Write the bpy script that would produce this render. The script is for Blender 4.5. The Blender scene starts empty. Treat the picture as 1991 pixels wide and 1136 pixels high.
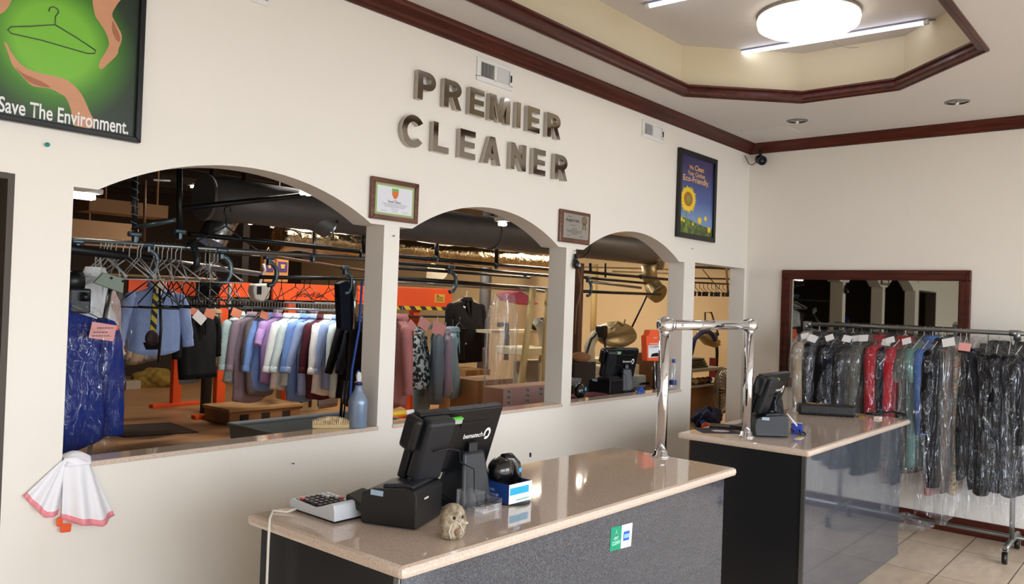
import bpy, bmesh, math, random
from mathutils import Vector, Matrix
random.seed(7)
PI = math.pi
SC = bpy.context.scene
COL = SC.collection
# ---------------------------------------------------------------- camera
FPX, YAW, PITCH, ROLL = 1564.23468, 0.70770037, 0.01196349, 0.03570168
_cy, _sy, _cp, _sp = math.cos(YAW), math.sin(YAW), math.cos(PITCH), math.sin(PITCH)
CF = Vector((_cy*_cp, _sy*_cp, _sp)); _r = Vector((_sy, -_cy, 0)); _u = _r.cross(CF)
CR = math.cos(ROLL)*_r + math.sin(ROLL)*_u; CU = -math.sin(ROLL)*_r + math.cos(ROLL)*_u
CC = Vector((0, 0, 1.63))
cd = bpy.data.cameras.new('camera'); cam = bpy.data.objects.new('camera', cd); COL.objects.link(cam)
cd.sensor_fit = 'HORIZONTAL'; cd.sensor_width = 36; cd.lens = FPX/1991*36; cd.clip_start = .02; cd.clip_end = 200
cam.matrix_world = Matrix(((CR.x, CU.x, -CF.x, CC.x), (CR.y, CU.y, -CF.y, CC.y), (CR.z, CU.z, -CF.z, CC.z), (0, 0, 0, 1)))
SC.camera = cam
def ON(px, py, ax, v):            # point of the photograph's pixel ray on the plane axis = v
    d = CF + CR*((px-995.5)/FPX) - CU*((py-568)/FPX)
    return CC + d*((v-CC[ax])/d[ax])
def A(px, py, y): return ON(px, py, 1, y)
def G(px, py, z=0.0): return ON(px, py, 2, z)
def DEP(p): return (Vector(p)-CC).dot(CF)
def MPP(p): return DEP(p)/FPX     # metres per pixel there
V = Vector
# ---------------------------------------------------------------- materials
def lin(c):
    c = c/255
    return c/12.92 if c <= .04045 else ((c+.055)/1.055)**2.4
def rgb(r, g, b): return (lin(r), lin(g), lin(b), 1)
MATS = {}
def mat(name, c, rough=.5, metal=0.0, bump=0.0, bscale=20.0, var=0.0, vscale=6.0, coat=0.0, spec=.5, emit=0.0, alpha=1.0, trans=0.0, ior=1.45, stretch=None):
    if name in MATS: return MATS[name]
    m = bpy.data.materials.new(name); m.use_nodes = True; nt = m.node_tree; b = nt.nodes['Principled BSDF']
    col = rgb(*c)
    b.inputs['Base Color'].default_value = col; b.inputs['Roughness'].default_value = rough; b.inputs['Metallic'].default_value = metal
    b.inputs['Coat Weight'].default_value = coat; b.inputs['Coat Roughness'].default_value = .04; b.inputs['Specular IOR Level'].default_value = spec
    b.inputs['Alpha'].default_value = alpha; b.inputs['Transmission Weight'].default_value = trans; b.inputs['IOR'].default_value = ior
    if emit: b.inputs['Emission Color'].default_value = col; b.inputs['Emission Strength'].default_value = emit
    tc = nt.nodes.new('ShaderNodeTexCoord'); mp = nt.nodes.new('ShaderNodeMapping'); nt.links.new(tc.outputs['Object'], mp.inputs['Vector'])
    if stretch: mp.inputs['Scale'].default_value = stretch
    if var or not bump:
        n = nt.nodes.new('ShaderNodeTexNoise'); n.inputs['Scale'].default_value = vscale; n.inputs['Detail'].default_value = 4
        nt.links.new(mp.outputs['Vector'], n.inputs['Vector'])
        r = nt.nodes.new('ShaderNodeMix'); r.data_type = 'RGBA'
        v = var or .02
        r.inputs[6].default_value = tuple(max(0, x*(1-v)) for x in col[:3])+(1,); r.inputs[7].default_value = tuple(min(1, x*(1+v)) for x in col[:3])+(1,)
        nt.links.new(n.outputs['Fac'], r.inputs[0]); nt.links.new(r.outputs[2], b.inputs['Base Color'])
        if emit: nt.links.new(r.outputs[2], b.inputs['Emission Color'])
    if bump:
        n2 = nt.nodes.new('ShaderNodeTexNoise'); n2.inputs['Scale'].default_value = bscale; n2.inputs['Detail'].default_value = 5
        nt.links.new(mp.outputs['Vector'], n2.inputs['Vector'])
        bp = nt.nodes.new('ShaderNodeBump'); bp.inputs['Strength'].default_value = bump; bp.inputs['Distance'].default_value = .02
        nt.links.new(n2.outputs['Fac'], bp.inputs['Height']); nt.links.new(bp.outputs['Normal'], b.inputs['Normal'])
    MATS[name] = m
    return m
def ramp_mat(name, stops, tex='noise', scale=60, rough=.3, coat=0.0, bump=0.0, stretch=(1, 1, 1), metal=0.0, detail=6, coords='Object', spec=.5):
    if name in MATS: return MATS[name]
    m = bpy.data.materials.new(name); m.use_nodes = True; nt = m.node_tree; b = nt.nodes['Principled BSDF']
    b.inputs['Roughness'].default_value = rough; b.inputs['Coat Weight'].default_value = coat; b.inputs['Coat Roughness'].default_value = .03; b.inputs['Metallic'].default_value = metal; b.inputs['Specular IOR Level'].default_value = spec
    tc = nt.nodes.new('ShaderNodeTexCoord'); mp = nt.nodes.new('ShaderNodeMapping'); mp.inputs['Scale'].default_value = stretch
    nt.links.new(tc.outputs[coords], mp.inputs['Vector'])
    if tex == 'noise':
        t = nt.nodes.new('ShaderNodeTexNoise'); t.inputs['Detail'].default_value = detail; o = t.outputs['Fac']
    elif tex == 'wave':
        t = nt.nodes.new('ShaderNodeTexWave'); t.inputs['Distortion'].default_value = 6; t.inputs['Detail'].default_value = 3; o = t.outputs['Fac']
    elif tex == 'stripe':
        t = nt.nodes.new('ShaderNodeTexWave'); t.bands_direction = 'DIAGONAL'; o = t.outputs['Fac']
    else:
        t = nt.nodes.new('ShaderNodeTexVoronoi'); o = t.outputs['Distance']
    t.inputs['Scale'].default_value = scale
    nt.links.new(mp.outputs['Vector'], t.inputs['Vector'])
    r = nt.nodes.new('ShaderNodeValToRGB'); e = r.color_ramp.elements
    if tex == 'stripe': r.color_ramp.interpolation = 'CONSTANT'
    while len(e) < len(stops): e.new(.5)
    for k, (p, c) in enumerate(stops): e[k].position = p; e[k].color = rgb(*c)
    nt.links.new(o, r.inputs['Fac']); nt.links.new(r.outputs['Color'], b.inputs['Base Color'])
    if bump:
        bp = nt.nodes.new('ShaderNodeBump'); bp.inputs['Strength'].default_value = bump; bp.inputs['Distance'].default_value = .01
        nt.links.new(o, bp.inputs['Height']); nt.links.new(bp.outputs['Normal'], b.inputs['Normal'])
    MATS[name] = m
    return m
def tile_mat():
    m = bpy.data.materials.new('floor_tile'); m.use_nodes = True; nt = m.node_tree; b = nt.nodes['Principled BSDF']
    tc = nt.nodes.new('ShaderNodeTexCoord'); mp = nt.nodes.new('ShaderNodeMapping'); nt.links.new(tc.outputs['Object'], mp.inputs['Vector'])
    mp.inputs['Location'].default_value = (.19, .229, 0)
    br = nt.nodes.new('ShaderNodeTexBrick'); br.offset = 0; br.inputs['Scale'].default_value = 1; br.inputs['Brick Width'].default_value = .73; br.inputs['Row Height'].default_value = .365
    br.inputs['Mortar Size'].default_value = .004; br.inputs['Mortar Smooth'].default_value = .2
    br.inputs['Color1'].default_value = rgb(234, 215, 191); br.inputs['Color2'].default_value = rgb(225, 204, 179); br.inputs['Mortar'].default_value = rgb(112, 94, 76)
    nt.links.new(mp.outputs['Vector'], br.inputs['Vector'])
    n = nt.nodes.new('ShaderNodeTexNoise'); n.inputs['Scale'].default_value = 5; n.inputs['Detail'].default_value = 6
    mp2 = nt.nodes.new('ShaderNodeMapping'); mp2.inputs['Scale'].default_value = (1, 3, 1); nt.links.new(tc.outputs['Object'], mp2.inputs['Vector']); nt.links.new(mp2.outputs['Vector'], n.inputs['Vector'])
    r = nt.nodes.new('ShaderNodeValToRGB'); r.color_ramp.elements[0].position = .3; r.color_ramp.elements[0].color = (.72, .7, .68, 1); r.color_ramp.elements[1].position = .7; r.color_ramp.elements[1].color = (1, 1, 1, 1)
    nt.links.new(n.outputs['Fac'], r.inputs['Fac'])
    mx = nt.nodes.new('ShaderNodeMix'); mx.data_type = 'RGBA'; mx.blend_type = 'MULTIPLY'; mx.inputs[0].default_value = .8
    nt.links.new(br.outputs['Color'], mx.inputs[6]); nt.links.new(r.outputs['Color'], mx.inputs[7]); nt.links.new(mx.outputs[2], b.inputs['Base Color'])
    b.inputs['Roughness'].default_value = .28
    return m
def plastic_mat(name='clear_plastic', tint=(235, 238, 245), amount=.22, bscale=14, milky=0.04):
    if name in MATS: return MATS[name]
    m = bpy.data.materials.new(name); m.use_nodes = True; nt = m.node_tree; nt.nodes.remove(nt.nodes['Principled BSDF']); out = nt.nodes['Material Output']
    tr = nt.nodes.new('ShaderNodeBsdfTransparent'); gl = nt.nodes.new('ShaderNodeBsdfGlossy'); gl.inputs['Roughness'].default_value = .1; gl.inputs['Color'].default_value = rgb(*tint)
    df = nt.nodes.new('ShaderNodeBsdfDiffuse'); df.inputs['Color'].default_value = rgb(*tint)
    tc = nt.nodes.new('ShaderNodeTexCoord'); mp = nt.nodes.new('ShaderNodeMapping'); mp.inputs['Scale'].default_value = (1.4, 1.4, .22); nt.links.new(tc.outputs['Object'], mp.inputs['Vector'])
    n = nt.nodes.new('ShaderNodeTexNoise'); n.inputs['Scale'].default_value = bscale; n.inputs['Detail'].default_value = 4; n.inputs['Distortion'].default_value = .8; nt.links.new(mp.outputs['Vector'], n.inputs['Vector'])
    bp = nt.nodes.new('ShaderNodeBump'); bp.inputs['Strength'].default_value = 1; bp.inputs['Distance'].default_value = .06; nt.links.new(n.outputs['Fac'], bp.inputs['Height'])
    nt.links.new(bp.outputs['Normal'], gl.inputs['Normal'])
    lw = nt.nodes.new('ShaderNodeLayerWeight'); lw.inputs['Blend'].default_value = .35; nt.links.new(bp.outputs['Normal'], lw.inputs['Normal'])
    n3 = nt.nodes.new('ShaderNodeTexNoise'); n3.inputs['Scale'].default_value = bscale*.9; n3.inputs['Detail'].default_value = 2; n3.inputs['Distortion'].default_value = 1.2; nt.links.new(mp.outputs['Vector'], n3.inputs['Vector'])
    rg = nt.nodes.new('ShaderNodeValToRGB'); ee = rg.color_ramp.elements; ee[0].position = .482; ee[0].color = (0, 0, 0, 1); ee[1].position = .518; ee[1].color = (0, 0, 0, 1); e3 = ee.new(.5); e3.color = (1, 1, 1, 1)  # thin noise streaks that put wrinkle highlights into the gloss weight
    nt.links.new(n3.outputs['Fac'], rg.inputs['Fac'])
    mr = nt.nodes.new('ShaderNodeMapRange'); mr.inputs['To Min'].default_value = amount*.16; mr.inputs['To Max'].default_value = min(1, amount*.85); mr.inputs['From Min'].default_value = .25; nt.links.new(lw.outputs['Facing'], mr.inputs['Value'])
    m1 = nt.nodes.new('ShaderNodeMixShader'); m2 = nt.nodes.new('ShaderNodeMixShader'); m1.inputs[0].default_value = milky
    nt.links.new(tr.outputs[0], m1.inputs[1]); nt.links.new(df.outputs[0], m1.inputs[2])
    ad = nt.nodes.new('ShaderNodeMath'); ad.operation = 'MULTIPLY_ADD'; ad.use_clamp = True; nt.links.new(rg.outputs['Color'], ad.inputs[0]); ad.inputs[1].default_value = amount*1.15; nt.links.new(mr.outputs['Result'], ad.inputs[2])
    nt.links.new(ad.outputs[0], m2.inputs[0]); nt.links.new(m1.outputs[0], m2.inputs[1]); nt.links.new(gl.outputs[0], m2.inputs[2]); nt.links.new(m2.outputs[0], out.inputs['Surface'])
    MATS[name] = m
    return m
# ---------------------------------------------------------------- mesh builder
class MB:
    def __init__(s): s.bm = bmesh.new(); s.flat = set()
    def _f(s, vs, mi=0, smooth=False):
        try: f = s.bm.faces.new(vs)
        except ValueError: return None
        f.material_index = mi; f.smooth = smooth
        return f
    def hexa(s, p, mi=0, bev=0.0, seg=2):      # 8 points: bottom ring 0-3 ccw, top ring 4-7
        v = [s.bm.verts.new(q) for q in p]
        fs = [s._f([v[i] for i in q], mi) for q in ((3, 2, 1, 0), (4, 5, 6, 7), (0, 1, 5, 4), (1, 2, 6, 5), (2, 3, 7, 6), (3, 0, 4, 7))]
        if bev: s._bev([f for f in fs if f], bev, seg)
        return s
    def _bev(s, fs, bev, seg=2):
        es = list({e for f in fs for e in f.edges})
        bmesh.ops.bevel(s.bm, geom=es, offset=bev, segments=seg, affect='EDGES', profile=.5, clamp_overlap=True)
    def box(s, c, d, mi=0, bev=0.0, M=None, seg=2):
        x, y, z = (k/2 for k in d); c = V(c)
        p = [V(q) for q in ((-x, -y, -z), (x, -y, -z), (x, y, -z), (-x, y, -z), (-x, -y, z), (x, -y, z), (x, y, z), (-x, y, z))]
        return s.hexa([c+(M @ q if M else q) for q in p], mi, bev, seg)
    def b2(s, lo, hi, mi=0, bev=0.0, seg=2):
        lo, hi = V(lo), V(hi)
        return s.box((lo+hi)/2, hi-lo, mi, bev, None, seg)
    def rings(s, rs, mi=0, caps=True, closed=True, smooth=True):
        vs = [[s.bm.verts.new(q) for q in r] for r in rs]
        n = len(vs[0])
        for a, b in zip(vs, vs[1:]):
            for i in range(n if closed else n-1): s._f([a[i], a[(i+1) % n], b[(i+1) % n], b[i]], mi, smooth)
        if caps and closed:
            s._f(vs[0][::-1], mi); s._f(vs[-1], mi)
        return s
    def tube(s, pts, r=.01, n=8, mi=0, caps=True, closed=False):
        pts = [V(p) for p in pts]; N = len(pts); rs = []; up = None
        for i, p in enumerate(pts):
            if closed: t = pts[(i+1) % N]-pts[i-1]
            else: t = pts[min(i+1, N-1)]-pts[max(i-1, 0)]
            t = t.normalized() if t.length > 1e-9 else V((0, 0, 1))
            if up is None: up = V((0, 0, 1)) if abs(t.z) < .9 else V((1, 0, 0))
            a = t.cross(up).normalized(); b = a.cross(t).normalized(); up = b
            rr = r[i] if isinstance(r, (list, tuple)) else r
            rs.append([p+(a*math.cos(2*PI*k/n)+b*math.sin(2*PI*k/n))*rr for k in range(n)])
        if closed: rs.append(rs[0]); caps = False
        return s.rings(rs, mi, caps)
    def lathe(s, prof, c=(0, 0, 0), n=20, mi=0, M=None, caps=True, sx=1, sy=1):
        c = V(c)
        rs = []
        for r, z in prof:
            ring = [V((r*math.cos(2*PI*k/n)*sx, r*math.sin(2*PI*k/n)*sy, z)) for k in range(n)]
            rs.append([c+(M @ q if M else q) for q in ring])
        return s.rings(rs, mi, caps)
    def sphere(s, c, r, mi=0, n=16, sc=(1, 1, 1), M=None):
        m = max(6, n//2); c = V(c); rs = []
        for j in range(m+1):
            a = PI*(j+.02 if j == 0 else (j-.02 if j == m else j))/m
            ring = [V((r*math.sin(a)*math.cos(2*PI*k/n)*sc[0], r*math.sin(a)*math.sin(2*PI*k/n)*sc[1], -r*math.cos(a)*sc[2])) for k in range(n)]
            rs.append([c+(M @ q if M else q) for q in ring])
        return s.rings(rs, mi, True)
    def prism(s, poly, d, mi=0, bev=0.0):      # poly: 3-D points of one face, d: extrusion vector
        d = V(d); a = [s.bm.verts.new(q) for q in poly]; b = [s.bm.verts.new(V(q)+d) for q in poly]; n = len(a)
        fs = [s._f(a[::-1], mi), s._f(b, mi)]+[s._f([a[i], a[(i+1) % n], b[(i+1) % n], b[i]], mi) for i in range(n)]
        if bev: s._bev([f for f in fs if f], bev, 2)
        return s
    def face(s, pts, mi=0): s._f([s.bm.verts.new(q) for q in pts], mi); return s
    def grid(s, fn, nu, nv, mi=0, smooth=True):
        vs = [[s.bm.verts.new(fn(i/nu, j/nv)) for i in range(nu+1)] for j in range(nv+1)]
        for j in range(nv):
            for i in range(nu): s._f([vs[j][i], vs[j][i+1], vs[j+1][i+1], vs[j+1][i]], mi(i/nu, j/nv) if callable(mi) else mi, smooth)
        return s
    def mesh(s, name, mats):
        bmesh.ops.recalc_face_normals(s.bm, faces=s.bm.faces[:])
        me = bpy.data.meshes.new(name); s.bm.to_mesh(me); s.bm.free()
        for m in (mats if isinstance(mats, (list, tuple)) else [mats]): me.materials.append(m)
        return me
    def build(s, name, mats, parent=None, label=None, loc=None, rotz=0):
        o = bpy.data.objects.new(name, s.mesh(name, mats)); COL.objects.link(o)
        if loc is not None: o.location = loc
        if rotz: o.rotation_euler.z = rotz
        if parent: o.parent = parent
        if label: o['label'] = label
        return o
def thing(name, label, cat, loc=(0, 0, 0), rotz=0.0, group=None, rot=None):
    o = bpy.data.objects.new(name, None); COL.objects.link(o); o.empty_display_size = .05
    o.location = loc; o.rotation_euler = rot or (0, 0, rotz); o['label'] = label; o['category'] = cat
    if group: o['group'] = group
    return o
def tag(o, label, cat, group=None):
    o['label'] = label; o['category'] = cat
    if group: o['group'] = group
    return o
def struct(o): o['kind'] = 'structure'; return o
def dup(o, loc=None, rotz=None, label=None):
    c = o.copy(); COL.objects.link(c)
    for ch in o.children:
        k = ch.copy(); COL.objects.link(k); k.parent = c
        for g in ch.children:
            h = g.copy(); COL.objects.link(h); h.parent = k
    if loc is not None: c.location = loc
    if rotz is not None: c.rotation_euler.z = rotz
    if label: c['label'] = label
    return c
def text_mesh(s, bold=.0, depth=0.0, res=4, shear=0.0, space=1.0):
    cu = bpy.data.curves.new('t', 'FONT'); cu.body = s; cu.offset = bold; cu.extrude = depth; cu.resolution_u = res; cu.shear = shear; cu.space_character = space
    ob = bpy.data.objects.new('t', cu); COL.objects.link(ob)
    dg = bpy.context.evaluated_depsgraph_get(); me = bpy.data.meshes.new_from_object(ob.evaluated_get(dg))
    bpy.data.objects.remove(ob); bpy.data.curves.remove(cu)
    return me
def text(s, o, ux, uy, w, h=None, m=None, parent=None, bold=.01, name='lettering', depth=0.0, fitcap=True, shear=0.0, label=None, space=1.0):
    """text in the plane spanned by unit vectors ux, uy from the lower left corner o, stretched to w by h metres"""
    me = text_mesh(s, bold, depth, shear=shear, space=space); o, ux, uy = V(o), V(ux).normalized(), V(uy).normalized(); uz = ux.cross(uy)
    xs = [v.co.x for v in me.vertices]; ys = [v.co.y for v in me.vertices]
    x0, x1 = min(xs), max(xs); y0, y1 = min(ys), max(ys); k = w/(x1-x0); ky = h/(y1-y0) if h else k
    for v in me.vertices:
        c = v.co.copy(); v.co = o+ux*((c.x-x0)*k)+uy*((c.y-y0)*ky)+uz*c.z
    me.materials.clear(); me.materials.append(m)
    ob = bpy.data.objects.new(name, me); COL.objects.link(ob)
    if parent: ob.parent = parent
    if label: ob['label'] = label
    return ob
WORLD, EXPO = 9.6, 0.0
WARM, NEUT = (1, .88, .70), (1, .95, .88)
ADDED_LAMPS = [((8.5, 6.3, 2.62), 50, 1, WARM), ((8.0, 8.5, 3.15), 58, 1, WARM), ((4.6, 5.7, 3.2), 22, 1, NEUT), ((5.4, 7.6, 3.15), 85, 1, NEUT), ((6.5, 11.5, 3.15), 26, 1, WARM), ((8.4, 3.75, 3.15), 14, 1, WARM)]  # invented lamps, added to brighten the workroom
# ================================================================ the setting
XE, YW, TH, ZC = 6.87, 3.11, .14, 3.115
SPR, APX, SILL = 1.99, 2.165, .985
XL, YF = -2.2, -3.4                       # left wall, storefront
BX0, BX1, BY1, BZ = -2.2, 10.4, 15.0, 3.5   # the workroom behind the arches
m_wall = mat('cream_wall_paint', (237, 232, 223), .55, bump=.04, bscale=60, var=.015, vscale=2)
m_endwall = m_wall
m_ceil = mat('white_ceiling_paint', (214, 209, 205), .7, bump=.03, bscale=80)
m_wood = ramp_mat('dark_mahogany', [(.2, (48, 19, 13)), (.55, (76, 31, 21)), (.85, (100, 44, 29))], 'noise', 9, .42, .06, stretch=(.25, 4, 4), spec=.3)
m_wood_y = ramp_mat('dark_mahogany_across', [(.2, (50, 19, 13)), (.55, (82, 32, 21)), (.85, (106, 46, 29))], 'noise', 9, .42, .06, stretch=(4, .3, 4), spec=.3)
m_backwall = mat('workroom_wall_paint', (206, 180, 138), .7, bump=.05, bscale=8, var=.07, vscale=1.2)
m_backdark = mat('workroom_far_wall', (62, 52, 44), .8, bump=.1, bscale=5, var=.2, vscale=1.5)  # dark base colour carries the shade of the unlit walls
m_backfloor = mat('workroom_concrete', (168, 126, 88), .4, bump=.05, bscale=8, var=.12, vscale=1.3)
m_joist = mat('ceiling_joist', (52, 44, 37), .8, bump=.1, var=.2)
m_stone = ramp_mat('pink_beige_stone', [(.22, (188, 166, 150)), (.45, (210, 190, 174)), (.6, (218, 200, 184)), (.82, (232, 217, 204))], 'noise', 190, .07, .4, detail=3)
OPEN = [(1.172, 2.635), (2.737, 4.16), (4.263, 5.722)]
def arch_pts(x0, x1, n=28):
    w = x1-x0; a, b = x0+.085, x1-.085; c = (a+b)/2; h = (b-a)/2; s = APX-SPR
    R = (h*h+s*s)/(2*s); zc = APX-R
    pts = [(x0, SPR), (a, SPR)]
    for i in range(1, n): x = a+(b-a)*i/n; pts.append((x, zc+math.sqrt(R*R-(x-c)**2)))
    return pts+[(b, SPR), (x1, SPR)]
mb = MB()
def wq(x0, x1, z0, z1): mb.b2((x0, YW, z0), (x1, YW+TH, z1))
DL0, DL1, DLT = -.02, .98, 2.009      # door opening at the left
DR0, DR1 = 5.90, 6.832                # door opening at the right
wq(XL, DL0, 0, ZC); wq(DL1, OPEN[0][0], 0, SPR); wq(DR1, XE, 0, ZC)
ends = [o[1] for o in OPEN]; starts = [o[0] for o in OPEN[1:]]+[DR0]
for e, s_ in zip(ends, starts): wq(e, s_, 0, SPR)
for a, b in OPEN: mb.b2((a, YW, 0), (b, YW+.11, SILL-.02))
# wall above the spring line, with the arches and door heads cut into its lower edge
low = [(DL0, ZC), (DL0, DLT), (DL1, DLT), (DL1, SPR)]
low = [(DL0, DLT), (DL1, DLT), (DL1, SPR)]
for a, b in OPEN: low += arch_pts(a, b)
low += [(DR0, SPR), (DR0, 2.0), (DR1, 2.0)]
cl = []
for p in low:
    if not cl or (abs(p[0]-cl[-1][0]) > 1e-6 or abs(p[1]-cl[-1][1]) > 1e-6): cl.append(p)
for (x0, z0), (x1, z1) in zip(cl, cl[1:]):
    if abs(x1-x0) < 1e-6: continue
    mb.hexa([(x0, YW, z0), (x1, YW, z1), (x1, YW+TH, z1), (x0, YW+TH, z0), (x0, YW, ZC), (x1, YW, ZC), (x1, YW+TH, ZC), (x0, YW+TH, ZC)])
bmesh.ops.remove_doubles(mb.bm, verts=mb.bm.verts[:], dist=1e-5)
struct(mb.build('wall_back', m_wall))
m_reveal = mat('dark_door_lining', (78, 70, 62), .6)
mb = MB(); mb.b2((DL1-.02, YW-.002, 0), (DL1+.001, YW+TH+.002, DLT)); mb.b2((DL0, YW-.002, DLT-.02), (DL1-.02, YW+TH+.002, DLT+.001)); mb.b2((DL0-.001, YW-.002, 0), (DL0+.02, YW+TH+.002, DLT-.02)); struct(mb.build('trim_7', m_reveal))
for k, (a, b) in enumerate(OPEN):
    s_ = MB(); s_.b2((a-.004, YW-.012, SILL-.02), (b+.004, YW+.112, SILL), bev=.004)
    struct(s_.build('trim_%d' % (k+1), m_stone))
# end wall with the mirror glass
MY0, MY1, MZ0, MZ1 = 1.313, 2.77, .98, 1.99
struct(MB().b2((XE, YF, 0), (XE+.12, YW+TH, ZC)).build('wall_right', m_endwall))
fr = MB(); fw = .082
X0 = XE-.035
def fbar(lo, hi):
    fr.b2(lo, hi, bev=.006)
fbar((X0, MY0, MZ1-fw), (XE, MY1, MZ1)); fbar((X0, MY0, MZ0), (XE, MY1, MZ0+fw))
fbar((X0, MY0, MZ0+fw), (XE, MY0+fw, MZ1-fw)); fbar((X0, MY1-fw, MZ0+fw), (XE, MY1, MZ1-fw))
for y0, y1, z0, z1 in ((MY0+.06, MY1-.06, MZ1-.068, MZ1-.06), (MY0+.06, MY0+.068, MZ0+.06, MZ1-.06), (MY1-.068, MY1-.06, MZ0+.06, MZ1-.06), (MY0+.02, MY1-.02, MZ1-.028, MZ1-.02), (MY0+.02, MY0+.028, MZ0+.06, MZ1-.02), (MY1-.028, MY1-.02, MZ0+.06, MZ1-.02)):
    fr.b2((X0-.008, y0, z0), (X0+.004, y1, z1))
w1 = struct(fr.build('window_1', m_wood_y))
m_mirror = mat('grey_mirror_glass', (146, 144, 134), .015, 1.0)
g = MB().b2((XE-.012, MY0+fw-.005, MZ0+fw-.005), (XE-.006, MY1-fw+.005, MZ1-fw+.005)).build('pane', m_mirror, w1, 'grey mirrored glass pane')
struct(MB().b2((XL-.12, YF, 0), (XL, YW, ZC)).build('wall_left', m_wall))
# floor
fl = MB().b2((XL-.12, YF-.2, -.08), (XE+.12, YW+TH, 0)).build('floor', tile_mat()); struct(fl)
struct(MB().b2((BX0, YW+TH, -.08), (BX1, BY1, 0)).build('floor_workroom', m_backfloor))
# storefront behind the camera: piers, head and mullions round open glazing
m_alu = mat('dark_aluminium', (60, 58, 56), .4, .8)
mb = MB(); mb.b2((XL, YF-.15, 2.75), (XE, YF, ZC)); mb.b2((XL, YF-.15, 0), (XL+.3, YF, 2.75)); mb.b2((XE-.3, YF-.15, 0), (XE, YF, 2.75)); mb.b2((2.2, YF-.15, 0), (2.5, YF, 2.75))
struct(mb.build('wall_front', m_wall))
for k, (a, b) in enumerate(((XL+.3, 2.2), (2.5, XE-.3))):
    f_ = MB(); n = 3
    for i in range(n+1):
        x = a+.03+(b-a-.06)*i/n; f_.b2((x-.03, YF-.1, 0), (x+.03, YF-.04, 2.75))
    for z in (.05, 2.1, 2.72): f_.b2((a, YF-.1, z-.04), (b, YF-.04, z+.03))
    struct(f_.build('window_%d' % (k+2), m_alu))
struct(MB().b2((-40, -60, -.2), (50, YF-.15, -.09)).build('ground', mat('grey_pavement', (150, 148, 146), .8, var=.06)))
# ceiling with the octagonal raised tray
TX0, TX1, TY0, TY1, CUTX = 1.2, 5.61, .912, 2.77, .6
tray = [(TX0+CUTX, TY0), (TX1-.58, TY0), (TX1, TY0+.61), (TX1, TY1-.6), (TX1-.61, TY1), (TX0+CUTX, TY1), (TX0, TY1-.6), (TX0, TY0+.6)]
ZT = 3.47
mb = MB()
outer = [(XL, YF), (XE, YF), (XE, YW), (XL, YW)]
bm = mb.bm
vi = [bm.verts.new((x, y, ZC)) for x, y in tray]; vo = {k: bm.verts.new((x, y, ZC)) for k, (x, y) in enumerate(outer)}
mb._f([vo[0], vo[1], vi[1], vi[0]]); mb._f([vo[1], vi[2], vi[1]]); mb._f([vo[1], vo[2], vi[3], vi[2]]); mb._f([vo[2], vi[4], vi[3]])
mb._f([vo[2], vo[3], vi[5], vi[4]]); mb._f([vo[3], vi[6], vi[5]]); mb._f([vo[3], vo[0], vi[7], vi[6]]); mb._f([vo[0], vi[0], vi[7]])
struct(mb.build('ceiling', m_ceil))
def inset(poly, d):
    n = len(poly); out = []
    for i in range(n):
        a, b, c = V(poly[i-1]), V(poly[i]), V(poly[(i+1) % n])
        n1 = (b-a).normalized(); n2 = (c-b).normalized(); p1 = V((-n1.y, n1.x)); p2 = V((-n2.y, n2.x))
        k = (p1+p2); out.append(tuple(b+k*(d/(1+p1.dot(p2)))))
    return out
mb = MB()
t2 = inset(tray, -.03)
for z0, z1, q in ((ZC, ZT, t2),):
    n = len(q)
    for i in range(n):
        a, b = q[i], q[(i+1) % n]; mb.face([(a[0], a[1], z0), (b[0], b[1], z0), (b[0], b[1], z1), (a[0], a[1], z1)])
m_tray = mat('tray_cream_paint', (206, 192, 160), .6, bump=.03, bscale=40)
struct(mb.build('wall_tray', m_tray))
mb = MB(); mb.face([(x, y, ZT) for x, y in inset(tray, -.05)]); struct(mb.build('ceiling_tray', m_ceil))
# moulding round the tray: profile swept round the octagon (offset inward, z)
prof = [(-.004, ZC+.002), (-.004, ZC-.012), (.012, ZC-.014), (.02, ZC-.006), (.05, ZC-.002), (.058, ZC+.012), (.05, ZC+.03), (.04, ZC+.045), (.05, ZC+.052), (.05, ZC+.064), (.02, ZC+.068), (-.03, ZC+.068)]
mb = MB(); mb.rings([[(x, y, z) for x, y in inset(tray, d)] for d, z in prof], caps=False, smooth=False)
struct(mb.build('trim_4', m_wood))
# crown moulding on the back and right walls
cp = [(0, 3.03), (.012, 3.03), (.014, 3.042), (.022, 3.05), (.03, 3.062), (.05, 3.082), (.062, 3.092), (.066, 3.1), (.074, 3.104), (.074, ZC)]
mb = MB(); mb.rings([[(XL, YW-d, z), (XE-d, YW-d, z), ] for d, z in cp], caps=False, closed=False, smooth=False)
struct(mb.build('trim_5', m_wood))
mb = MB(); mb.rings([[(XE-d, YW-d, z), (XE-d, YF, z)] for d, z in cp], caps=False, closed=False, smooth=False)
struct(mb.build('trim_6', m_wood_y))
mb = MB(); mb.b2((XE-.016, YF+.5, 0), (XE, YW, .12), bev=.004); struct(mb.build('baseboard_right', m_wood_y))
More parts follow.
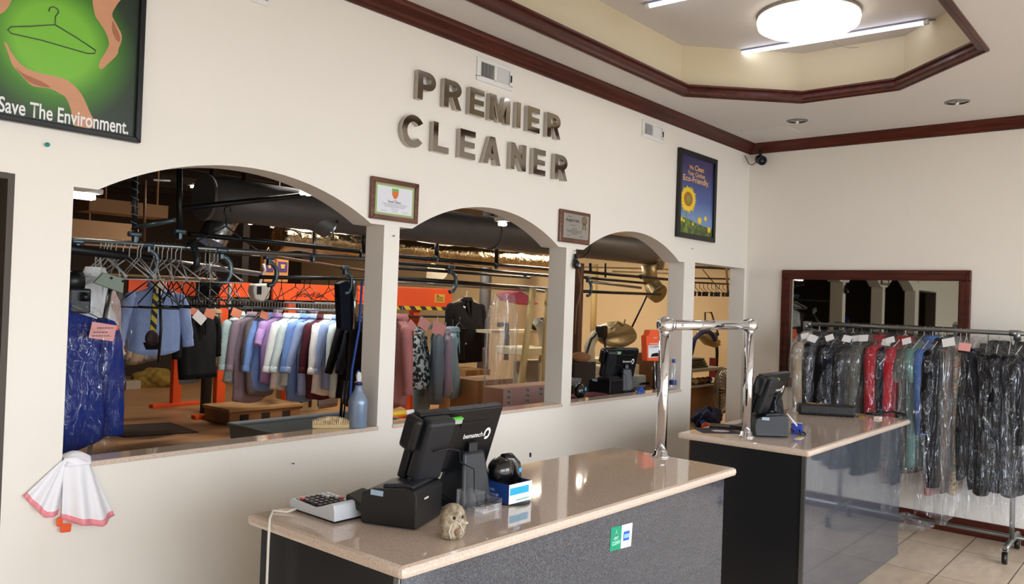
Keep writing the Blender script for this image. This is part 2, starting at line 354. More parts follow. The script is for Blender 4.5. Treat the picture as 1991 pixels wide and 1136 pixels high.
# workroom shell
struct(MB().b2((BX1, YW+TH, 0), (BX1+.1, BY1, BZ)).build('wall_workroom_right', m_backwall))
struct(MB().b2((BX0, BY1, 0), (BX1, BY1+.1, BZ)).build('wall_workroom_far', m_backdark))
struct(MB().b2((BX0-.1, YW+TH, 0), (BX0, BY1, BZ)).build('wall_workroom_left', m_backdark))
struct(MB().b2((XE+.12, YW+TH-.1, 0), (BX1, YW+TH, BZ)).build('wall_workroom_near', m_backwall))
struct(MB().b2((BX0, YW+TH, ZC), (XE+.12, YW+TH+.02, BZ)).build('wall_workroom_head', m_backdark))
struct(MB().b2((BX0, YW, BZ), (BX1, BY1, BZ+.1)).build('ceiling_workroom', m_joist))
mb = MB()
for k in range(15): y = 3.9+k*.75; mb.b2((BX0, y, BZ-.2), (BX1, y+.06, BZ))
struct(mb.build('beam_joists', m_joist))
# ================================================================ things on the arched wall
def WP(px, py): return A(px, py, YW)
m_black = mat('black_paint', (22, 22, 24), .35)
m_blackpl = mat('black_plastic', (13, 14, 16), .34, bump=.03, bscale=300)
m_greypl = mat('charcoal_plastic', (27, 30, 35), .4, bump=.03, bscale=300)
m_white = mat('white_plastic', (232, 232, 230), .4)
m_chrome = mat('chrome', (225, 226, 230), .04, 1.0)
m_steel = mat('galvanised_steel', (140, 143, 142), .35, .9, var=.1, vscale=12)
m_letter = mat('bronze_mirror_metal', (174, 168, 161), .07, 1.0)
LET = [('P', 804.9, 844.5, 0), ('R', 856, 895, 0), ('E', 906, 939.5, 0), ('M', 944.7, 989.5, 0), ('I', 997.5, 1010, 0), ('E', 1019, 1047.4, 0), ('R', 1057, 1088, 0),
       ('C', 773.8, 821.6, 1), ('L', 834.5, 870, 1), ('E', 886.5, 921.8, 1), ('A', 932, 971, 1), ('N', 985.4, 1020.2, 1), ('E', 1029.4, 1058.2, 1), ('R', 1070.8, 1100.8, 1)]
LDESC = ['shiny bronze letter P that starts the upper word on the cream wall', 'shiny bronze letter R, second letter of the upper word on the wall', 'shiny bronze letter E between R and M under the wide air vent',
         'shiny bronze letter M in the middle of the upper word', 'shiny bronze letter I, the narrow one in the upper word', 'shiny bronze letter E between I and R near the end of the upper word',
         'shiny bronze letter R that ends the upper word', 'shiny bronze round letter C that starts the lower word', 'shiny bronze letter L beside the round C of the lower word',
         'shiny bronze letter E between L and A in the lower word', 'shiny bronze letter A in the middle of the lower word', 'shiny bronze letter N beside the A of the lower word',
         'shiny bronze letter E between N and R in the lower word', 'dark bronze letter R that ends the lower word above the third arch']
def arc(cx, cy, rx, ry, a0, a1, n=12): return [(cx+rx*math.cos(a0+(a1-a0)*k/n), cy+ry*math.sin(a0+(a1-a0)*k/n)) for k in range(n+1)]
def block_letter(ch, w, h, d=.032):
    t = min(.33, .034/w); u = .2; q = PI/2; R = math.radians
    holes = []
    if ch == 'I': o = [(0, 0), (1, 0), (1, 1), (0, 1)]
    elif ch == 'L': o = [(0, 0), (1, 0), (1, u), (t, u), (t, 1), (0, 1)]
    elif ch == 'E': o = [(0, 0), (1, 0), (1, u), (t, u), (t, .41), (.94, .41), (.94, .59), (t, .59), (t, 1-u), (.98, 1-u), (.98, 1), (0, 1)]
    elif ch == 'N': o = [(0, 0), (t, 0), (t, .62), (1-t, 0), (1, 0), (1, 1), (1-t, 1), (1-t, .38), (t, 1), (0, 1)]
    elif ch == 'M': o = [(0, 0), (.2, 0), (.2, .7), (.41, 0), (.59, 0), (.8, .7), (.8, 0), (1, 0), (1, 1), (.71, 1), (.5, .32), (.29, 1), (0, 1)]
    elif ch == 'A': o = [(0, 0), (.27, 0), (.335, .2), (.665, .2), (.73, 0), (1, 0), (.64, 1), (.36, 1)]; holes = [[(.4, .38), (.6, .38), (.5, .74)]]
    elif ch == 'P': o = [(0, 0), (t, 0), (t, .36)]+arc(.56, .68, .44, .32, -q, q)+[(0, 1)]; holes = [[(t, .54)]+arc(.52, .68, .2, .14, -q, q, 8)+[(t, .82)]]
    elif ch == 'R': o = [(0, 0), (t, 0), (t, .4), (.44, .4), (.7, 0), (1, 0), (.75, .43)]+arc(.56, .705, .42, .295, R(-52), q)+[(0, 1)]; holes = [[(t, .57)]+arc(.52, .7, .18, .13, -q, q, 8)+[(t, .83)]]
    elif ch == 'C': o = arc(.52, .5, .52, .5, R(38), R(322), 30)+arc(.52, .5, .52-t, .5-u, R(318), R(42), 24)
    cu = bpy.data.curves.new('t', 'CURVE'); cu.dimensions = '2D'; cu.fill_mode = 'BOTH'; cu.extrude = d/2; cu.bevel_depth = .0012; cu.bevel_resolution = 0
    for pl in [o]+holes:
        sp = cu.splines.new('POLY'); sp.points.add(len(pl)-1); sp.use_cyclic_u = True
        for pt, (x, y) in zip(sp.points, pl): pt.co = (x*w, y*h, 0, 1)
    ob = bpy.data.objects.new('t', cu); COL.objects.link(ob); dg = bpy.context.evaluated_depsgraph_get(); me = bpy.data.meshes.new_from_object(ob.evaluated_get(dg))
    bpy.data.objects.remove(ob); bpy.data.curves.remove(cu)
    bmt = bmesh.new(); bmt.from_mesh(me); bmesh.ops.remove_doubles(bmt, verts=bmt.verts[:], dist=1e-5); bmt.to_mesh(me); bmt.free()
    for v in me.vertices: c = v.co.copy(); v.co = (c.x, -c.z, c.y)
    for pgn in me.polygons: pgn.use_smooth = False
    return me
for (ch, a, b, row), d in zip(LET, LDESC):
    z0, z1 = ((2.659, 2.806), (2.409, 2.563))[row]
    ym = 205 if row == 0 else 295
    if ch == 'C': z0 -= .006; z1 += .004
    x0, x1 = A(a+4.5, ym+(a-900)*.25, YW-.02).x, A(b-1, ym+(b-900)*.25, YW-.02).x
    me = block_letter(ch, x1-x0, z1-z0)
    me.materials.clear(); me.materials.append(m_letter)
    o = bpy.data.objects.new('sign_letter', me); COL.objects.link(o); o.location = (x0, YW-.0165, z0)
    tag(o, d, 'letter', 'metal letters of the shop sign')
# picture frames -----------------------------------------------------------
def frame(root, x0, x1, z0, z1, w, d, m, bev=.004, name='frame'):
    P = root.location; mb = MB(); y1 = YW-P.y; y0 = y1-d
    def q(a, b, c, e): mb.hexa([V(k)-V((P.x, 0, P.z)) for k in ((a[0], y0, a[1]), (b[0], y0, b[1]), (b[0], y1, b[1]), (a[0], y1, a[1]), (e[0], y0, e[1]), (c[0], y0, c[1]), (c[0], y1, c[1]), (e[0], y1, e[1]))], bev=bev)
    i = (x0+w, x1-w, z0+w, z1-w)
    q((x0, z0), (x1, z0), (i[1], i[2]), (i[0], i[2])); q((i[0], i[3]), (i[1], i[3]), (x1, z1), (x0, z1))
    q((x0, z0), (i[0], i[2]), (i[0], i[3]), (x0, z1)); q((i[1], i[2]), (x1, z0), (x1, z1), (i[1], i[3]))
    return mb.build(name, m, root)
def poly_on(mb, pts, y, P, mi=0): mb.face([V((p[0], y, p[1]))-P for p in pts], mi)
def px_on(mb, pts, y, P, mi=0): mb.face([A(a, b, y)-P for a, b in pts], mi)
# big green poster
def smooth_poly(pts, n=4):
    out = []; N = len(pts)
    for i in range(N):
        p0, p1, p2, p3 = (V(pts[(i+k-1) % N]) for k in range(4))
        for j in range(n):
            t = j/n; out.append(tuple(.5*((2*p1)+(p2-p0)*t+(2*p0-5*p1+4*p2-p3)*t*t+(3*p1-p0-3*p2+p3)*t**3)))
    return out
root = thing('poster', 'large black-framed green poster of hands around a wire hanger', 'poster', (1.07, YW, 2.184))
P = root.location.copy()
PX0, PX1, PZ0, PZ1 = .70, 1.396, 2.184, 3.02
frame(root, PX0, PX1, PZ0, PZ1, .021, .028, m_black)
mp_ = bpy.data.materials.new('green_glow_print'); mp_.use_nodes = True; nt = mp_.node_tree; b = nt.nodes['Principled BSDF']; b.inputs['Roughness'].default_value = .3
tc = nt.nodes.new('ShaderNodeTexCoord'); mpn = nt.nodes.new('ShaderNodeMapping'); nt.links.new(tc.outputs['Object'], mpn.inputs['Vector'])
c0 = A(105, 82, YW)-P; mpn.inputs['Location'].default_value = (-c0.x*2.3, 0, -c0.z*2.3); mpn.inputs['Scale'].default_value = (2.3, 2.3, 2.3)
gr = nt.nodes.new('ShaderNodeTexGradient'); gr.gradient_type = 'QUADRATIC_SPHERE'; nt.links.new(mpn.outputs['Vector'], gr.inputs['Vector'])
rp = nt.nodes.new('ShaderNodeValToRGB'); e = rp.color_ramp.elements; e[0].position = .0; e[0].color = rgb(36, 42, 38); e[1].position = .5; e[1].color = rgb(122, 190, 62)
k = e.new(.12); k.color = rgb(42, 60, 42); k = e.new(.3); k.color = rgb(74, 130, 44)
nt.links.new(gr.outputs['Fac'], rp.inputs['Fac']); nt.links.new(rp.outputs['Color'], b.inputs['Base Color'])
m_skin = mat('printed_skin', (204, 148, 112), .35, var=.12, vscale=14); m_skin2 = mat('printed_skin_dark', (168, 108, 78), .35, var=.12, vscale=14)
m_prhang = mat('printed_wire', (74, 84, 66), .35); m_pwhite = mat('printed_white', (238, 238, 236), .4)
pr = MB(); pr.b2((PX0+.015-P.x, -.012, PZ0+.015-P.z), (PX1-.015-P.x, -.004, PZ1-.015-P.z))
pr = pr.build('print', mp_, root)
yy = YW-.0125
mb = MB()
arm = [(8, 82), (14, 86), (24, 105), (44, 128), (70, 140), (100, 147), (128, 155), (146, 168), (160, 186), (172, 212), (184, 246), (146, 246), (138, 214), (128, 190), (116, 182), (96, 172), (66, 168), (50, 156), (36, 140), (24, 126), (16, 104)]
px_on(mb, smooth_poly(arm), yy, P, 0)
mb2 = [(30, 130), (44, 142), (62, 150), (84, 160), (98, 170), (80, 168), (62, 162), (48, 152)]
px_on(mb, smooth_poly(mb2), yy-.0006, P, 1)
arm2 = [(184, -14), (238, -10), (228, 8), (218, 28), (226, 46), (236, 66), (236, 80), (230, 96), (228, 106), (210, 124), (198, 134), (192, 130), (196, 116), (206, 100), (212, 84), (206, 64), (194, 44), (184, 26)]
px_on(mb, smooth_poly(arm2), yy, P, 0)
px_on(mb, smooth_poly([(219, 40), (226, 54), (233, 70), (232, 82), (224, 74), (218, 58)]), yy-.0006, P, 1)
px_on(mb, smooth_poly([(-12, -4), (20, -4), (18, 10), (6, 24), (-12, 28)]), yy, P, 0)
mb.build('hands_print', [m_skin, m_skin2], root)
mb = MB(); hp = lambda l: [A(a, b, yy-.001)-P for a, b in l]
mb.tube(hp([(95, 22), (97, 15), (104, 13), (112, 17), (114, 24), (108, 32), (107, 48), (60, 51), (22, 52), (15, 58), (22, 65), (80, 78), (170, 104), (184, 104), (186, 98), (150, 74), (107, 48)]), .0022, 6)
mb.build('hanger_print', m_prhang, root)
bl = A(-4, 216, yy)-P; br = A(249, 261, yy)-P
text('Save The Environment.', (bl.x, yy-.0015-P.y, (bl.z+br.z)/2-.002), (1, 0, 0), (0, 0, 1), br.x-bl.x, .054, m_pwhite, root, .016, 'poster_lettering')
# sunflower poster
root = thing('poster', 'tall narrow black-framed sunflower poster near the room corner', 'poster', (5.865, YW, 2.18)); P = root.location.copy()
sx0, sx1, sz0, sz1 = 5.55, 6.185, 2.18, 2.874
frame(root, sx0, sx1, sz0, sz1, .04, .03, m_black)
mp_ = bpy.data.materials.new('blue_sky_print'); mp_.use_nodes = True; nt = mp_.node_tree; b = nt.nodes['Principled BSDF']; b.inputs['Roughness'].default_value = .3
tc = nt.nodes.new('ShaderNodeTexCoord'); sp_ = nt.nodes.new('ShaderNodeSeparateXYZ'); nt.links.new(tc.outputs['Object'], sp_.inputs['Vector'])
mr = nt.nodes.new('ShaderNodeMapRange'); mr.inputs['From Min'].default_value = .04; mr.inputs['From Max'].default_value = .66; nt.links.new(sp_.outputs['Z'], mr.inputs['Value'])
rp = nt.nodes.new('ShaderNodeValToRGB'); e = rp.color_ramp.elements; e[0].position = .2; e[0].color = rgb(120, 150, 196); e[1].position = .85; e[1].color = rgb(52, 46, 98); k = e.new(.45); k.color = rgb(70, 92, 158)
nt.links.new(mr.outputs['Result'], rp.inputs['Fac']); nt.links.new(rp.outputs['Color'], b.inputs['Base Color'])
MB().b2((sx0+.03-P.x, -.014, .03), (sx1-.03-P.x, -.004, sz1-sz0-.03)).build('print', mp_, root)
yy = YW-.0146
m_field = ramp_mat('printed_field', [(.3, (34, 48, 22)), (.5, (78, 100, 42)), (.62, (120, 138, 60)), (.75, (206, 170, 50))], 'noise', 38, .3, stretch=(1, 1, .5))
m_petal = mat('printed_petal', (244, 208, 38), .3, var=.15, vscale=40); m_core = mat('printed_core', (172, 110, 34), .3, var=.3, vscale=60); m_stem = mat('printed_stem', (120, 160, 62), .3)
mb = MB()
fx0, fx1 = sx0+.04, sx1-.04
hills = [(fx0, sz0+.17), (fx0+.1, sz0+.155), (fx0+.2, sz0+.15), (fx0+.3, sz0+.128), (fx0+.42, sz0+.12), (fx1, sz0+.105)]
poly_on(mb, [(fx0, sz0+.04), (fx1, sz0+.04)]+hills[::-1], yy, P, 0)
fc = A(1338, 387, yy); fx, fz = fc.x+.0, fc.z
for k in range(26):
    a = 2*PI*k/26+.05; r0, r1 = .045, random.uniform(.1, .122); ex = 1.28
    c, s_ = math.cos(a), math.sin(a); n = (-s_, c)
    poly_on(mb, [(fx+c*r0*ex-n[0]*.011*ex, fz+s_*r0-n[1]*.011), (fx+c*r1*.7*ex-n[0]*.016*ex, fz+s_*r1*.7-n[1]*.016), (fx+c*r1*ex, fz+s_*r1), (fx+c*r1*.7*ex+n[0]*.016*ex, fz+s_*r1*.7+n[1]*.016), (fx+c*r0*ex+n[0]*.011*ex, fz+s_*r0+n[1]*.011)], yy-.0012-.0001*(k % 3), P, 1)
poly_on(mb, [(fx+.072*math.cos(2*PI*k/20), fz+.058*math.sin(2*PI*k/20)) for k in range(20)], yy-.002, P, 2)
poly_on(mb, [(fx+.03*math.cos(2*PI*k/14), fz+.024*math.sin(2*PI*k/14)) for k in range(14)], yy-.0024, P, 3)
poly_on(mb, [(fx-.04, sz0+.05), (fx-.022, sz0+.05), (fx-.005, fz-.09), (fx-.016, fz-.09)], yy-.001, P, 3)
poly_on(mb, [(fx-.03, sz0+.09), (fx-.022, sz0+.085), (fx+.03, sz0+.14), (fx+.025, sz0+.146)], yy-.001, P, 3)
for dx, dz, r in ((.33, .16, .028), (.43, .185, .02), (.5, .1, .024), (.03, .145, .018), (.07, .135, .014), (.22, .12, .012)):
    poly_on(mb, [(fx0+dx+r*1.2*math.cos(2*PI*k/10), sz0+dz+r*math.sin(2*PI*k/10)) for k in range(10)], yy-.0016, P, 1)
mb.build('flower_print', [m_field, m_petal, m_core, m_stem], root)
m_ptext = mat('printed_peach', (240, 190, 128), .35)
for s_, x0, x1, z0, h in (('We', .155, .225, .552, .034), ('Clean', .245, .40, .552, .044), ('Your Clothes', .13, .42, .505, .036), ('Eco-Friendly.', .06, .495, .438, .062)):
    text(s_, (sx0+.02+x0-P.x, yy-.001-P.y, z0), (1, 0, 0), (0, 0, 1), x1-x0, h, m_ptext, root, .012, 'poster_lettering')
# certificate and plaque
m_brownwood = ramp_mat('plaque_wood', [(.3, (60, 30, 18)), (.6, (104, 60, 36)), (.8, (134, 82, 52))], 'noise', 12, .3, .4, stretch=(.4, 4, 4))
m_paper = mat('certificate_paper', (222, 224, 232), .5); m_green = mat('pale_green_border', (150, 184, 104), .5); m_ink = mat('dark_ink', (60, 60, 66), .6); m_tan = mat('taupe_mat', (166, 152, 132), .6)
root = thing('certificate', 'wood-framed certificate with green border and orange crest', 'certificate', (2.686, YW, 2.014)); P = root.location.copy()
x0, x1, z0, z1 = 2.53, 2.842, 2.014, 2.222
frame(root, x0, x1, z0, z1, .024, .022, m_brownwood)
MB().b2((x0+.02-P.x, -.013, .02), (x1-.02-P.x, -.004, z1-z0-.02)).build('mat_border', m_tan, root)
MB().b2((x0+.03-P.x, -.0135, .03), (x1-.03-P.x, -.0125, z1-z0-.03)).build('green_border', m_green, root)
MB().b2((x0+.04-P.x, -.0142, .037), (x1-.04-P.x, -.013, z1-z0-.037)).build('paper', m_paper, root)
yl = -.0146
sh = [(-.022, .172), (.022, .172), (.021, .142), (.012, .126), (0, .118), (-.012, .126), (-.021, .142)]
mb = MB(); mb.face([(a, yl, b-.008) for a, b in sh]); mb.build('crest', mat('orange_crest', (216, 112, 44), .5), root)
mb = MB(); mb.face([(a, yl-.0004, b-.008) for a, b in [(-.022, .172), (.022, .172), (.0215, .158), (-.0215, .158)]]); mb.build('crest_band', mat('crest_green', (110, 176, 84), .5), root)
text('Premier Cleaners', (-.045, yl, .091), (1, 0, 0), (0, 0, 1), .085, .011, m_ink, root, .02)
m_fine = mat('fine_print', (150, 150, 158), .6)
def fine_print(root, rows, y, m=None, h=.003):
    rnd = random.Random(3); mb = MB()
    for cx, w, z in rows:
        x = cx-w/2
        while x < cx+w/2:
            l = rnd.uniform(.005, .013); mb.face([(x, y, z), (min(x+l, cx+w/2), y, z), (min(x+l, cx+w/2), y, z+h), (x, y, z+h)]); x += l+.003
    return mb.build('fine_print', m or m_fine, root)
fine_print(root, [(0, .03, .103), (0, .17, .083), (0, .15, .076), (0, .13, .069), (0, .045, .058)], yl)
mb = MB()
for dx in (-.07, 0, .07): mb.tube([(dx-.018+.006*k, yl, .045+(.006 if k % 2 else 0)) for k in range(7)], .0006, 4)
mb.build('signatures', m_ink, root)
root = thing('award_plaque', 'wooden award plaque with brushed metal plate and ribbon emblem', 'plaque', (4.226, YW, 2.022)); P = root.location.copy()
x0, x1, z0, z1 = 4.06, 4.392, 2.022, 2.232
MB().b2((x0-P.x, -.02, 0), (x1-P.x, 0, z1-z0), bev=.006).build('board', m_brownwood, root)
MB().b2((x0+.034-P.x, -.0225, .03), (x1-.026-P.x, -.019, z1-z0-.022), bev=.001).build('metal_plate', mat('brushed_plate', (168, 164, 158), .3, .6), root)
yl = -.0232
text("Angie's list.", (-.115, yl, .132), (1, 0, 0), (0, 0, 1), .15, .026, m_ink, root, .02)
fine_print(root, [(-.07, .04, .168), (-.03, .06, .113), (-.02, .05, .09), (-.02, .17, .078), (-.02, .15, .068), (-.02, .07, .056), (-.08, .03, .045), (.06, .04, .045)], yl, mat('plate_print', (96, 92, 88), .5), .005)
mb = MB(); mb.lathe([(.026, 0), (.03, .001), (.026, .002)], (.09, yl+.001, .155), 18, M=Matrix.Rotation(PI/2, 3, 'X')); mb.prism([(.075, yl, .14), (.088, yl, .135), (.078, yl, .09), (.068, yl, .098)], (0, -.001, 0)); mb.prism([(.092, yl, .135), (.105, yl, .14), (.112, yl, .098), (.1, yl, .09)], (0, -.001, 0))
mb.build('ribbon', mat('tan_ribbon', (120, 104, 76), .5), root)
# vents
def vent(x0, x1, z0, z1, label, wide):
    root = thing('air_vent', label, 'vent', ((x0+x1)/2, YW, z0), group='wall air vents'); w = x1-x0; h = z1-z0
    mb = MB(); t = .028; b_ = .022
    mb.b2((-w/2, -.012, 0), (w/2, 0, b_+.006), bev=.002); mb.b2((-w/2, -.012, h-b_), (w/2, 0, h), bev=.002); mb.b2((-w/2, -.012, b_), (-w/2+t, 0, h-b_)); mb.b2((w/2-t, -.012, b_), (w/2, 0, h-b_)); mb.b2((-.008, -.012, b_), (.008, 0, h-b_))
    mb.build('frame', m_white, root)
    MB().b2((-w/2+t, -.002, b_), (w/2-t, -.0005, h-b_)).build('duct_opening', mat('vent_dark', (28, 27, 26), .8), root)
    for sgn in (-1, 1):
        sl = MB(); n = 9
        for k in range(n):
            x = sgn*(.014+(w/2-t-.018)*(k+.5)/n); R_ = Matrix.Rotation(sgn*.75, 3, 'Z'); sl.box((x, -.006, h/2+.002), (.0022, .011, h-2*b_-.006), M=R_)
        sl.build('slats', m_white, root)
    MB().box((w/2-.02, -.014, h/2), (.006, .01, .04)).build('lever', m_greypl, root)
vent(3.256, 3.563, 2.867, 3.0, 'wide white louvred air vent above the upper word of the sign', 1)
vent(5.016, 5.322, 2.864, 2.992, 'small white air vent near the corner, between the sign and sunflower poster', 1)
vent(1.62, 1.925, 2.874, 3.005, 'white air vent cut by the top edge, right of the green poster', 1)
def pin(px, py, label, m, r=.006, name='push_pin'):
    p = WP(px, py); mb = MB(); mb.lathe([(r*.5, 0), (r*.5, .008), (r, .009), (r*.9, .016), (r*.3, .018)], p, 10, M=Matrix.Rotation(PI/2, 3, 'X'))
    return tag(mb.build(name, m), label, name.replace('_', ' '))
pin(90, 282, 'teal push pin in the wall below the green poster', mat('teal_plastic', (0, 140, 128), .4), .008)
pin(763, 459, 'bare nail in the pier below the certificate', m_steel, .004, 'nail'); pin(1344, 484, 'bare nail in the wall below the sunflower poster', m_steel, .004, 'nail'); pin(568, 901, 'small dark screw in the low wall under the first arch', m_black, .003, 'screw')
p = WP(1114, 515); root = thing('keychain_lamp', 'small black round device hanging from a hook on the narrow pier', 'lamp', p)
mb = MB(); mb.sphere((0, -.028, 0), .026, n=18, sc=(1, .9, 1.15)); mb.lathe([(.018, 0), (.012, .02), (.012, .05)], (0, -.02, .02), 12); mb.build('body', m_blackpl, root)
MB().prism([(-.012, -.055, -.012), (.014, -.055, -.012), (.002, -.055, .014)], (0, .006, 0)).build('emblem', mat('silver_emblem', (190, 192, 196), .3, .5), root)
MB().tube([(0, -.004, .09), (0, -.02, .095), (.002, -.022, .07)], .003, 6).build('hook', m_steel, root)
# security camera in the corner
root = thing('security_camera', 'dark bullet security camera in the corner under the crown moulding', 'camera', (6.79, 2.975, 2.985)); root.scale = (1.15, 1.15, 1.15)
d = V((-.75, -.62, -.32)).normalized(); M_ = d.to_track_quat('Z', 'Y').to_matrix(); mb = MB()
mb.lathe([(.0, -.04), (.03, -.04), (.036, -.03), (.036, .05), (.03, .055), (.028, .045), (.0, .045)], (0, 0, -.02), 18, M=M_); mb.build('body', m_greypl, root)
mb = MB(); mb.lathe([(.018, .046), (.016, .05), (0, .052)], (0, 0, -.02), 14, M=M_); mb.build('lens', mat('lens_glass', (40, 42, 50), .1, coat=1), root)
mb = MB(); mb.tube([(.0, .0, .01), (.01, .01, .035), (.012, .012, .058)], .012, 8); mb.build('mount', m_greypl, root)
mb = MB(); pts = [(-.0, .03, -.03), (-.02, .055, -.06), (-.05, .07, -.055), (-.09, .075, -.02), (-.11, .08, .0)]; mb.tube(pts, .003, 6); mb.build('cord', m_greypl, root)
# ceiling fixtures
m_lamp = mat('lamp_diffuser', (255, 246, 232), .4, emit=2.6)
cz = G(1558, 30, ZT); LC = V((4.9, 1.87, ZT))
root = thing('ceiling_light', 'large round glowing flush light in the raised ceiling tray', 'lamp', LC)
RL = .30
MB().lathe([(RL+.005, -.001), (RL+.005, -.02), (RL-.002, -.022)], (0, 0, 0), 40).build('base', mat('lamp_base', (150, 140, 126), .5), root)
MB().lathe([(RL, -.022), (RL+.004, -.04), (RL-.004, -.075), (RL-.03, -.09), (RL-.12, -.096), (.02, -.098)], (0, 0, 0), 40).build('diffuser', m_lamp, root)
m_tube = mat('led_tube', (226, 234, 255), .4, emit=8)
def tube_light(p, q, label):
    p, q = V(p), V(q); root = thing('tube_light', label, 'lamp', (p+q)/2, group='LED tubes in the ceiling tray'); c = (p+q)/2
    MB().box((0, 0, -.006), ((q-p).length+.04, .03, .012), M=Matrix.Rotation(math.atan2(q.y-p.y, q.x-p.x), 3, 'Z')).build('base', mat('tube_base', (150, 150, 170), .5), root)
    MB().tube([p-c+V((0, 0, -.022)), q-c+V((0, 0, -.022))], .012, 10).build('tube', m_tube, root)
    for e in (p-c, q-c): MB().box(e+V((0, 0, -.02)), (.03, .03, .03), bev=.004).build('end_cap', m_white, root)
    return root
a = G(1420, 101, ZT); b = G(1801, 37, ZT)
r1 = tube_light(a, b, 'slim LED tube behind the round ceiling light')
mb = MB(); mb.tube([b-(a+b)/2+V((0, 0, -.01)), b-(a+b)/2+V((.03, -.06, -.006)), b-(a+b)/2+V((.06, -.09, -.02)), b-(a+b)/2+V((.09, -.12, -.004))], .003, 5); mb.build('wire', m_greypl, r1)
a2 = G(1260, 5, ZT); tube_light(a2, a2+(b-a), 'slim LED tube at the top edge of the picture, nearer than the round light')
mb = MB(); mb.tube([G(1620, 82, ZT-.09), G(1632, 89, ZT-.12), G(1650, 93, ZT-.13), G(1669, 92, ZT-.12)], .0018, 5); tag(mb.build('pull_cord', m_steel), 'thin pull cord hanging below the round ceiling light', 'cord')
for (px, py), l in (((1550, 235), 'round recessed downlight nearer the arched wall'), ((1861, 198), 'round recessed downlight farther from the arched wall')):
    p = G(px, py, ZC); root = thing('recessed_downlight', l, 'lamp', p, group='recessed downlights')
    MB().lathe([(.062, -.006), (.078, -.004), (.08, 0), (.06, 0)], (0, 0, 0), 28, caps=False).build('trim_ring', m_steel, root)
    MB().lathe([(.06, -.0005), (.055, -.003), (.02, -.004)], (0, 0, 0), 24).build('reflector', mat('satin_reflector', (150, 146, 132), .2, .9), root)
    MB().lathe([(.012, -.02), (.012, -.003)], (0, 0, 0), 12).build('bulb', m_white, root)
p = G(1497, 256, ZC); mb = MB(); mb.b2((-.16, -.2, -.004), (.16, .2, 0), bev=.002); tag(mb.build('access_panel', m_ceil, loc=p), 'flat square access panel in the ceiling corner', 'panel')
# plastic bag hanging over the first sill
m_bag = mat('milky_bag_plastic', (240, 240, 246), .35, spec=.4, bump=.25, bscale=18)
m_bagpink = mat('pink_bag_edge', (240, 150, 160), .4)
root = thing('plastic_bag', 'white plastic bag with pink edge draped over the end of the first sill', 'bag', (1.24, YW-.02, .99))
P = root.location.copy()
def drape(name, top, bot, bulge, seed):
    rnd = random.Random(seed); n = len(top)
    def interp(l, u):
        t = u*(len(l)-1); i = min(int(t), len(l)-2); return V(l[i]).lerp(V(l[i+1]), t-i)
    def fn(u, v):
        a, b = interp(top, u), interp(bot, u); p = a.lerp(b, v); q = A(p.x, p.y, YW)
        q.y = YW-.008-bulge*math.sin(PI*min(1, max(0, u)))*(.35+.65*v)-.012*v*math.sin(u*17+seed)
        return q-P
    o = MB().grid(fn, 30, 20, mi=lambda u, v: 1 if v > .86 else 0).build(name, [m_bag, m_bagpink], root)
    o.modifiers.new('Solidify', 'SOLIDIFY').thickness = .003
    return o
drape('bag_flap', [(116, 897), (122, 893), (132, 890)], [(42, 963), (62, 985), (84, 1005), (120, 1000)], .014, 1)
drape('bag_body', [(122, 890), (145, 886), (166, 896), (174, 908)], [(115, 1009), (150, 1017), (188, 1019), (221, 1001)], .04, 2)
mb = MB()
def over(u, v):
    x = 1.176+.085*u+.006*math.sin(v*9); a = v
    y = YW-.03+.13*v; z = SILL+.012+.03*math.sin(PI*min(1, v*1.4))*math.sin(PI*(.12+.76*u))
    if v < .15: z = SILL-.005+.02*(v/.15)
    return V((x, y, z))-P
o = mb.grid(over, 14, 12).build('bag_end', m_bag, root); o.modifiers.new('Solidify', 'SOLIDIFY').thickness = .003
p = A(126, 1022, YW-.03)-P
MB().box(p+V((.004, 0, -.01)), (.035, .012, .03), bev=.004, M=Matrix.Rotation(.1, 3, 'Y')).box(p+V((-.018, 0, .015)), (.02, .012, .03), bev=.004).build('tie', mat('orange_tie', (238, 92, 40), .4), root)
# ================================================================ counters and what stands on them
ZK = .917
m_panel = ramp_mat('grey_speckled_laminate', [(.34, (46, 50, 58)), (.5, (62, 67, 76)), (.66, (92, 98, 108))], 'noise', 340, .07, .5, detail=1, spec=.6)
m_side = mat('black_laminate', (28, 29, 32), .35, bump=.02, bscale=200)
def counter(label, top, body, group=None):
    x0 = min(p[0] for p in body); y0 = min(p[1] for p in body); P = V((sum(p[0] for p in top)/4, sum(p[1] for p in top)/4, 0))
    root = thing('service_counter', label, 'counter', P)
    mb = MB(); mb.prism([V((x, y, ZK-.036))-P for x, y in top], (0, 0, .036), bev=.015); mb.build('countertop', m_stone, root, 'polished pink-beige stone top')
    (ax, ay), (bx, by) = body; t = .018
    MB().b2(V((ax+.002, ay, 0))-P, V((bx-.002, ay+t, ZK-.037))-P).build('front_panel', m_panel, root, 'glossy grey speckled front panel')
    MB().b2(V((ax, ay+t, 0))-P, V((ax+t, by, ZK-.037))-P).build('side_panel', m_side, root)
    MB().b2(V((bx-t, ay+t, 0))-P, V((bx, by, ZK-.037))-P).build('side_panel', m_side, root)
    MB().b2(V((ax+t, by-t-.1, 0))-P, V((bx-t, by-.1, ZK-.037))-P).build('back_panel', m_side, root)
    MB().b2(V((ax-.006, ay+.002, 0))-P, V((ax, ay+t+.004, ZK-.037))-P).build('corner_strip', m_steel, root)
    return root
counter('long front counter with stone top and green sticker, nearest the camera', [(1.434, 2.318), (1.446, 1.583), (3.445, 1.57), (3.45, 2.236)], ((1.462, 1.605), (3.385, 2.27)))
counter('second counter with stone top, beside the rack of bagged clothes', [(4.135, 2.26), (4.165, 1.512), (6.03, 1.5), (6.06, 2.3)], ((4.19, 1.535), (5.94, 2.2)))
